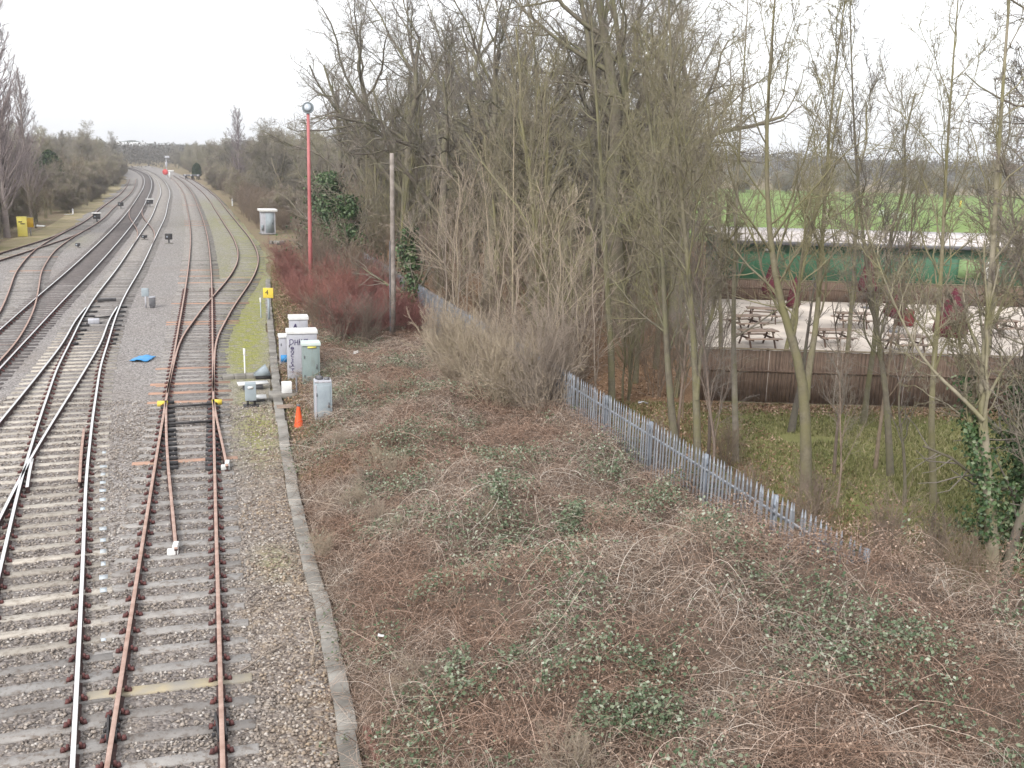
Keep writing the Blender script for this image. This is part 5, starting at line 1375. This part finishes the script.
# scraps of litter in the brambles and by the wood
for px, py, z, s_, lab in ((357,354,.35,.15,'pale rag caught in the brush right of the cabinets'),(381,636,.9,.05,'small white scrap in the brambles near the trough'),(580,350,.3,.35,'pale scrap of plastic on the wood floor behind the fence'),(643,405,.3,.16,'white-edged dark tyre-like scrap at the corner of the wood')):
    p = at(px, py, z); g = np.linspace(-1, 1, 6); X, Yq = np.meshgrid(g*s_, g*s_*.7); Zq = z+s_*vnoise(X/s_*1.2+px, Yq/s_*1.2)
    o = grid_mesh('scrap', X+p[0], Yq+p[1], Zq, M_white if px < 500 else M_cab); o.modifiers.new('s', 'SOLIDIFY').thickness = .01; tag(o, lab, 'scrap')
# fallen sticks on the ballast
for pts, lab in ((((241,672),(262,656),(283,645)),'long pale stick on the ballast left of the trough'),(((309,622),(315,645),(311,668)),'forked dry twig lying by the trough'),(((590,505),(600,470),(640,450)),'') ):
    if not lab: continue
    Q = np.array([at(px, py, .06) for px, py in pts]); base = Q[0].copy(); t = thing('fallen_stick', lab, 'stick', base)
    k = np.linspace(0, 2, 7); Qs = np.stack([np.interp(k, [0,1,2], Q[:,j]) for j in range(3)], 1)-base; Qs[:,2] += .03*rng.random(7)
    MB().tubes(Qs, np.linspace(.016, .007, 7), 5).build('stem', B_tan, t)
    Q2, r2 = sprout(Qs[None], np.full((1,7), .012), 4, .2, .9, (.6,.2), .35, 4, .6, 0, .1); Q2[...,2] = np.clip(Q2[...,2], 0, .08); MB().tubes(Q2, r2, 3).build('twig', B_tan, t)

# ------------------------------------------------------------------ camera, light, air
hz = MB().box((0, 20, 16.35), (2500, 2500, 35.3)).build('haze', bpy.data.materials.new('haze_air')); hz['kind'] = 'stuff'; hz['label'] = 'thin winter haze over the far trees'
hm = hz.data.materials[0]; hm.use_nodes = True; ht = hm.node_tree; ht.nodes.remove(ht.nodes['Principled BSDF'])
pv = ht.nodes.new('ShaderNodeVolumePrincipled'); pv.inputs['Density'].default_value = .0007; pv.inputs['Color'].default_value = (.97,.98,1,1); pv.inputs['Anisotropy'].default_value = .75
ht.links.new(pv.outputs['Volume'], ht.nodes['Material Output'].inputs['Volume'])
cam = bpy.data.cameras.new('camera'); co = bpy.data.objects.new('camera', cam); C.objects.link(co)
cam.sensor_width = 36; cam.lens = 36*F/1024; cam.clip_start = .1; cam.clip_end = 12000
co.location = (0, 0, CAM_H)
fwd = Vector((0, math.cos(TH), -math.sin(TH))); up = Vector((0, math.sin(TH), math.cos(TH))); right = Vector((1,0,0))
# rolled so that the picture content turns clockwise by RO
r2 = right*math.cos(RO)+up*math.sin(RO); u2 = -right*math.sin(RO)+up*math.cos(RO)
co.matrix_world = Matrix(((r2.x, u2.x, -fwd.x, 0), (r2.y, u2.y, -fwd.y, 0), (r2.z, u2.z, -fwd.z, CAM_H), (0,0,0,1)))
scene.camera = co

SUN_EL, SUN_AZ = R(38), R(205)
w = bpy.data.worlds.new('World'); scene.world = w; w.use_nodes = True
nt = w.node_tree; bg = nt.nodes['Background']
sky = nt.nodes.new('ShaderNodeTexSky'); sky.sky_type = 'NISHITA'; sky.sun_disc = False; sky.sun_elevation = SUN_EL; sky.sun_rotation = SUN_AZ
sky.air_density = 1.0; sky.dust_density = 4.0
hs = nt.nodes.new('ShaderNodeHueSaturation'); hs.inputs['Saturation'].default_value = .3
mx = nt.nodes.new('ShaderNodeMix'); mx.data_type = 'RGBA'; mx.inputs['Factor'].default_value = .6; mx.inputs['B'].default_value = (10.6, 10.7, 11.0, 1)
nt.links.new(sky.outputs['Color'], hs.inputs['Color']); nt.links.new(hs.outputs['Color'], mx.inputs['A']); nt.links.new(mx.outputs['Result'], bg.inputs['Color'])
bg.inputs['Strength'].default_value = .12
sl = bpy.data.lights.new('sun', 'SUN'); sl.energy = 1.5; sl.angle = R(10); sl.color = (1, .96, .9)
so = bpy.data.objects.new('sun', sl); C.objects.link(so)
d = Vector((math.sin(SUN_AZ)*math.cos(SUN_EL), math.cos(SUN_AZ)*math.cos(SUN_EL), math.sin(SUN_EL)))
so.rotation_euler = d.to_track_quat('Z', 'Y').to_euler()

scene.view_settings.view_transform = 'Standard'; scene.view_settings.look = 'None'; scene.view_settings.gamma = 1; scene.view_settings.exposure = .70
scene.cycles.max_bounces = 4; scene.cycles.diffuse_bounces = 2; scene.cycles.volume_bounces = 0; scene.cycles.use_denoising = True; scene.cycles.use_adaptive_sampling = True; scene.cycles.adaptive_threshold = .02
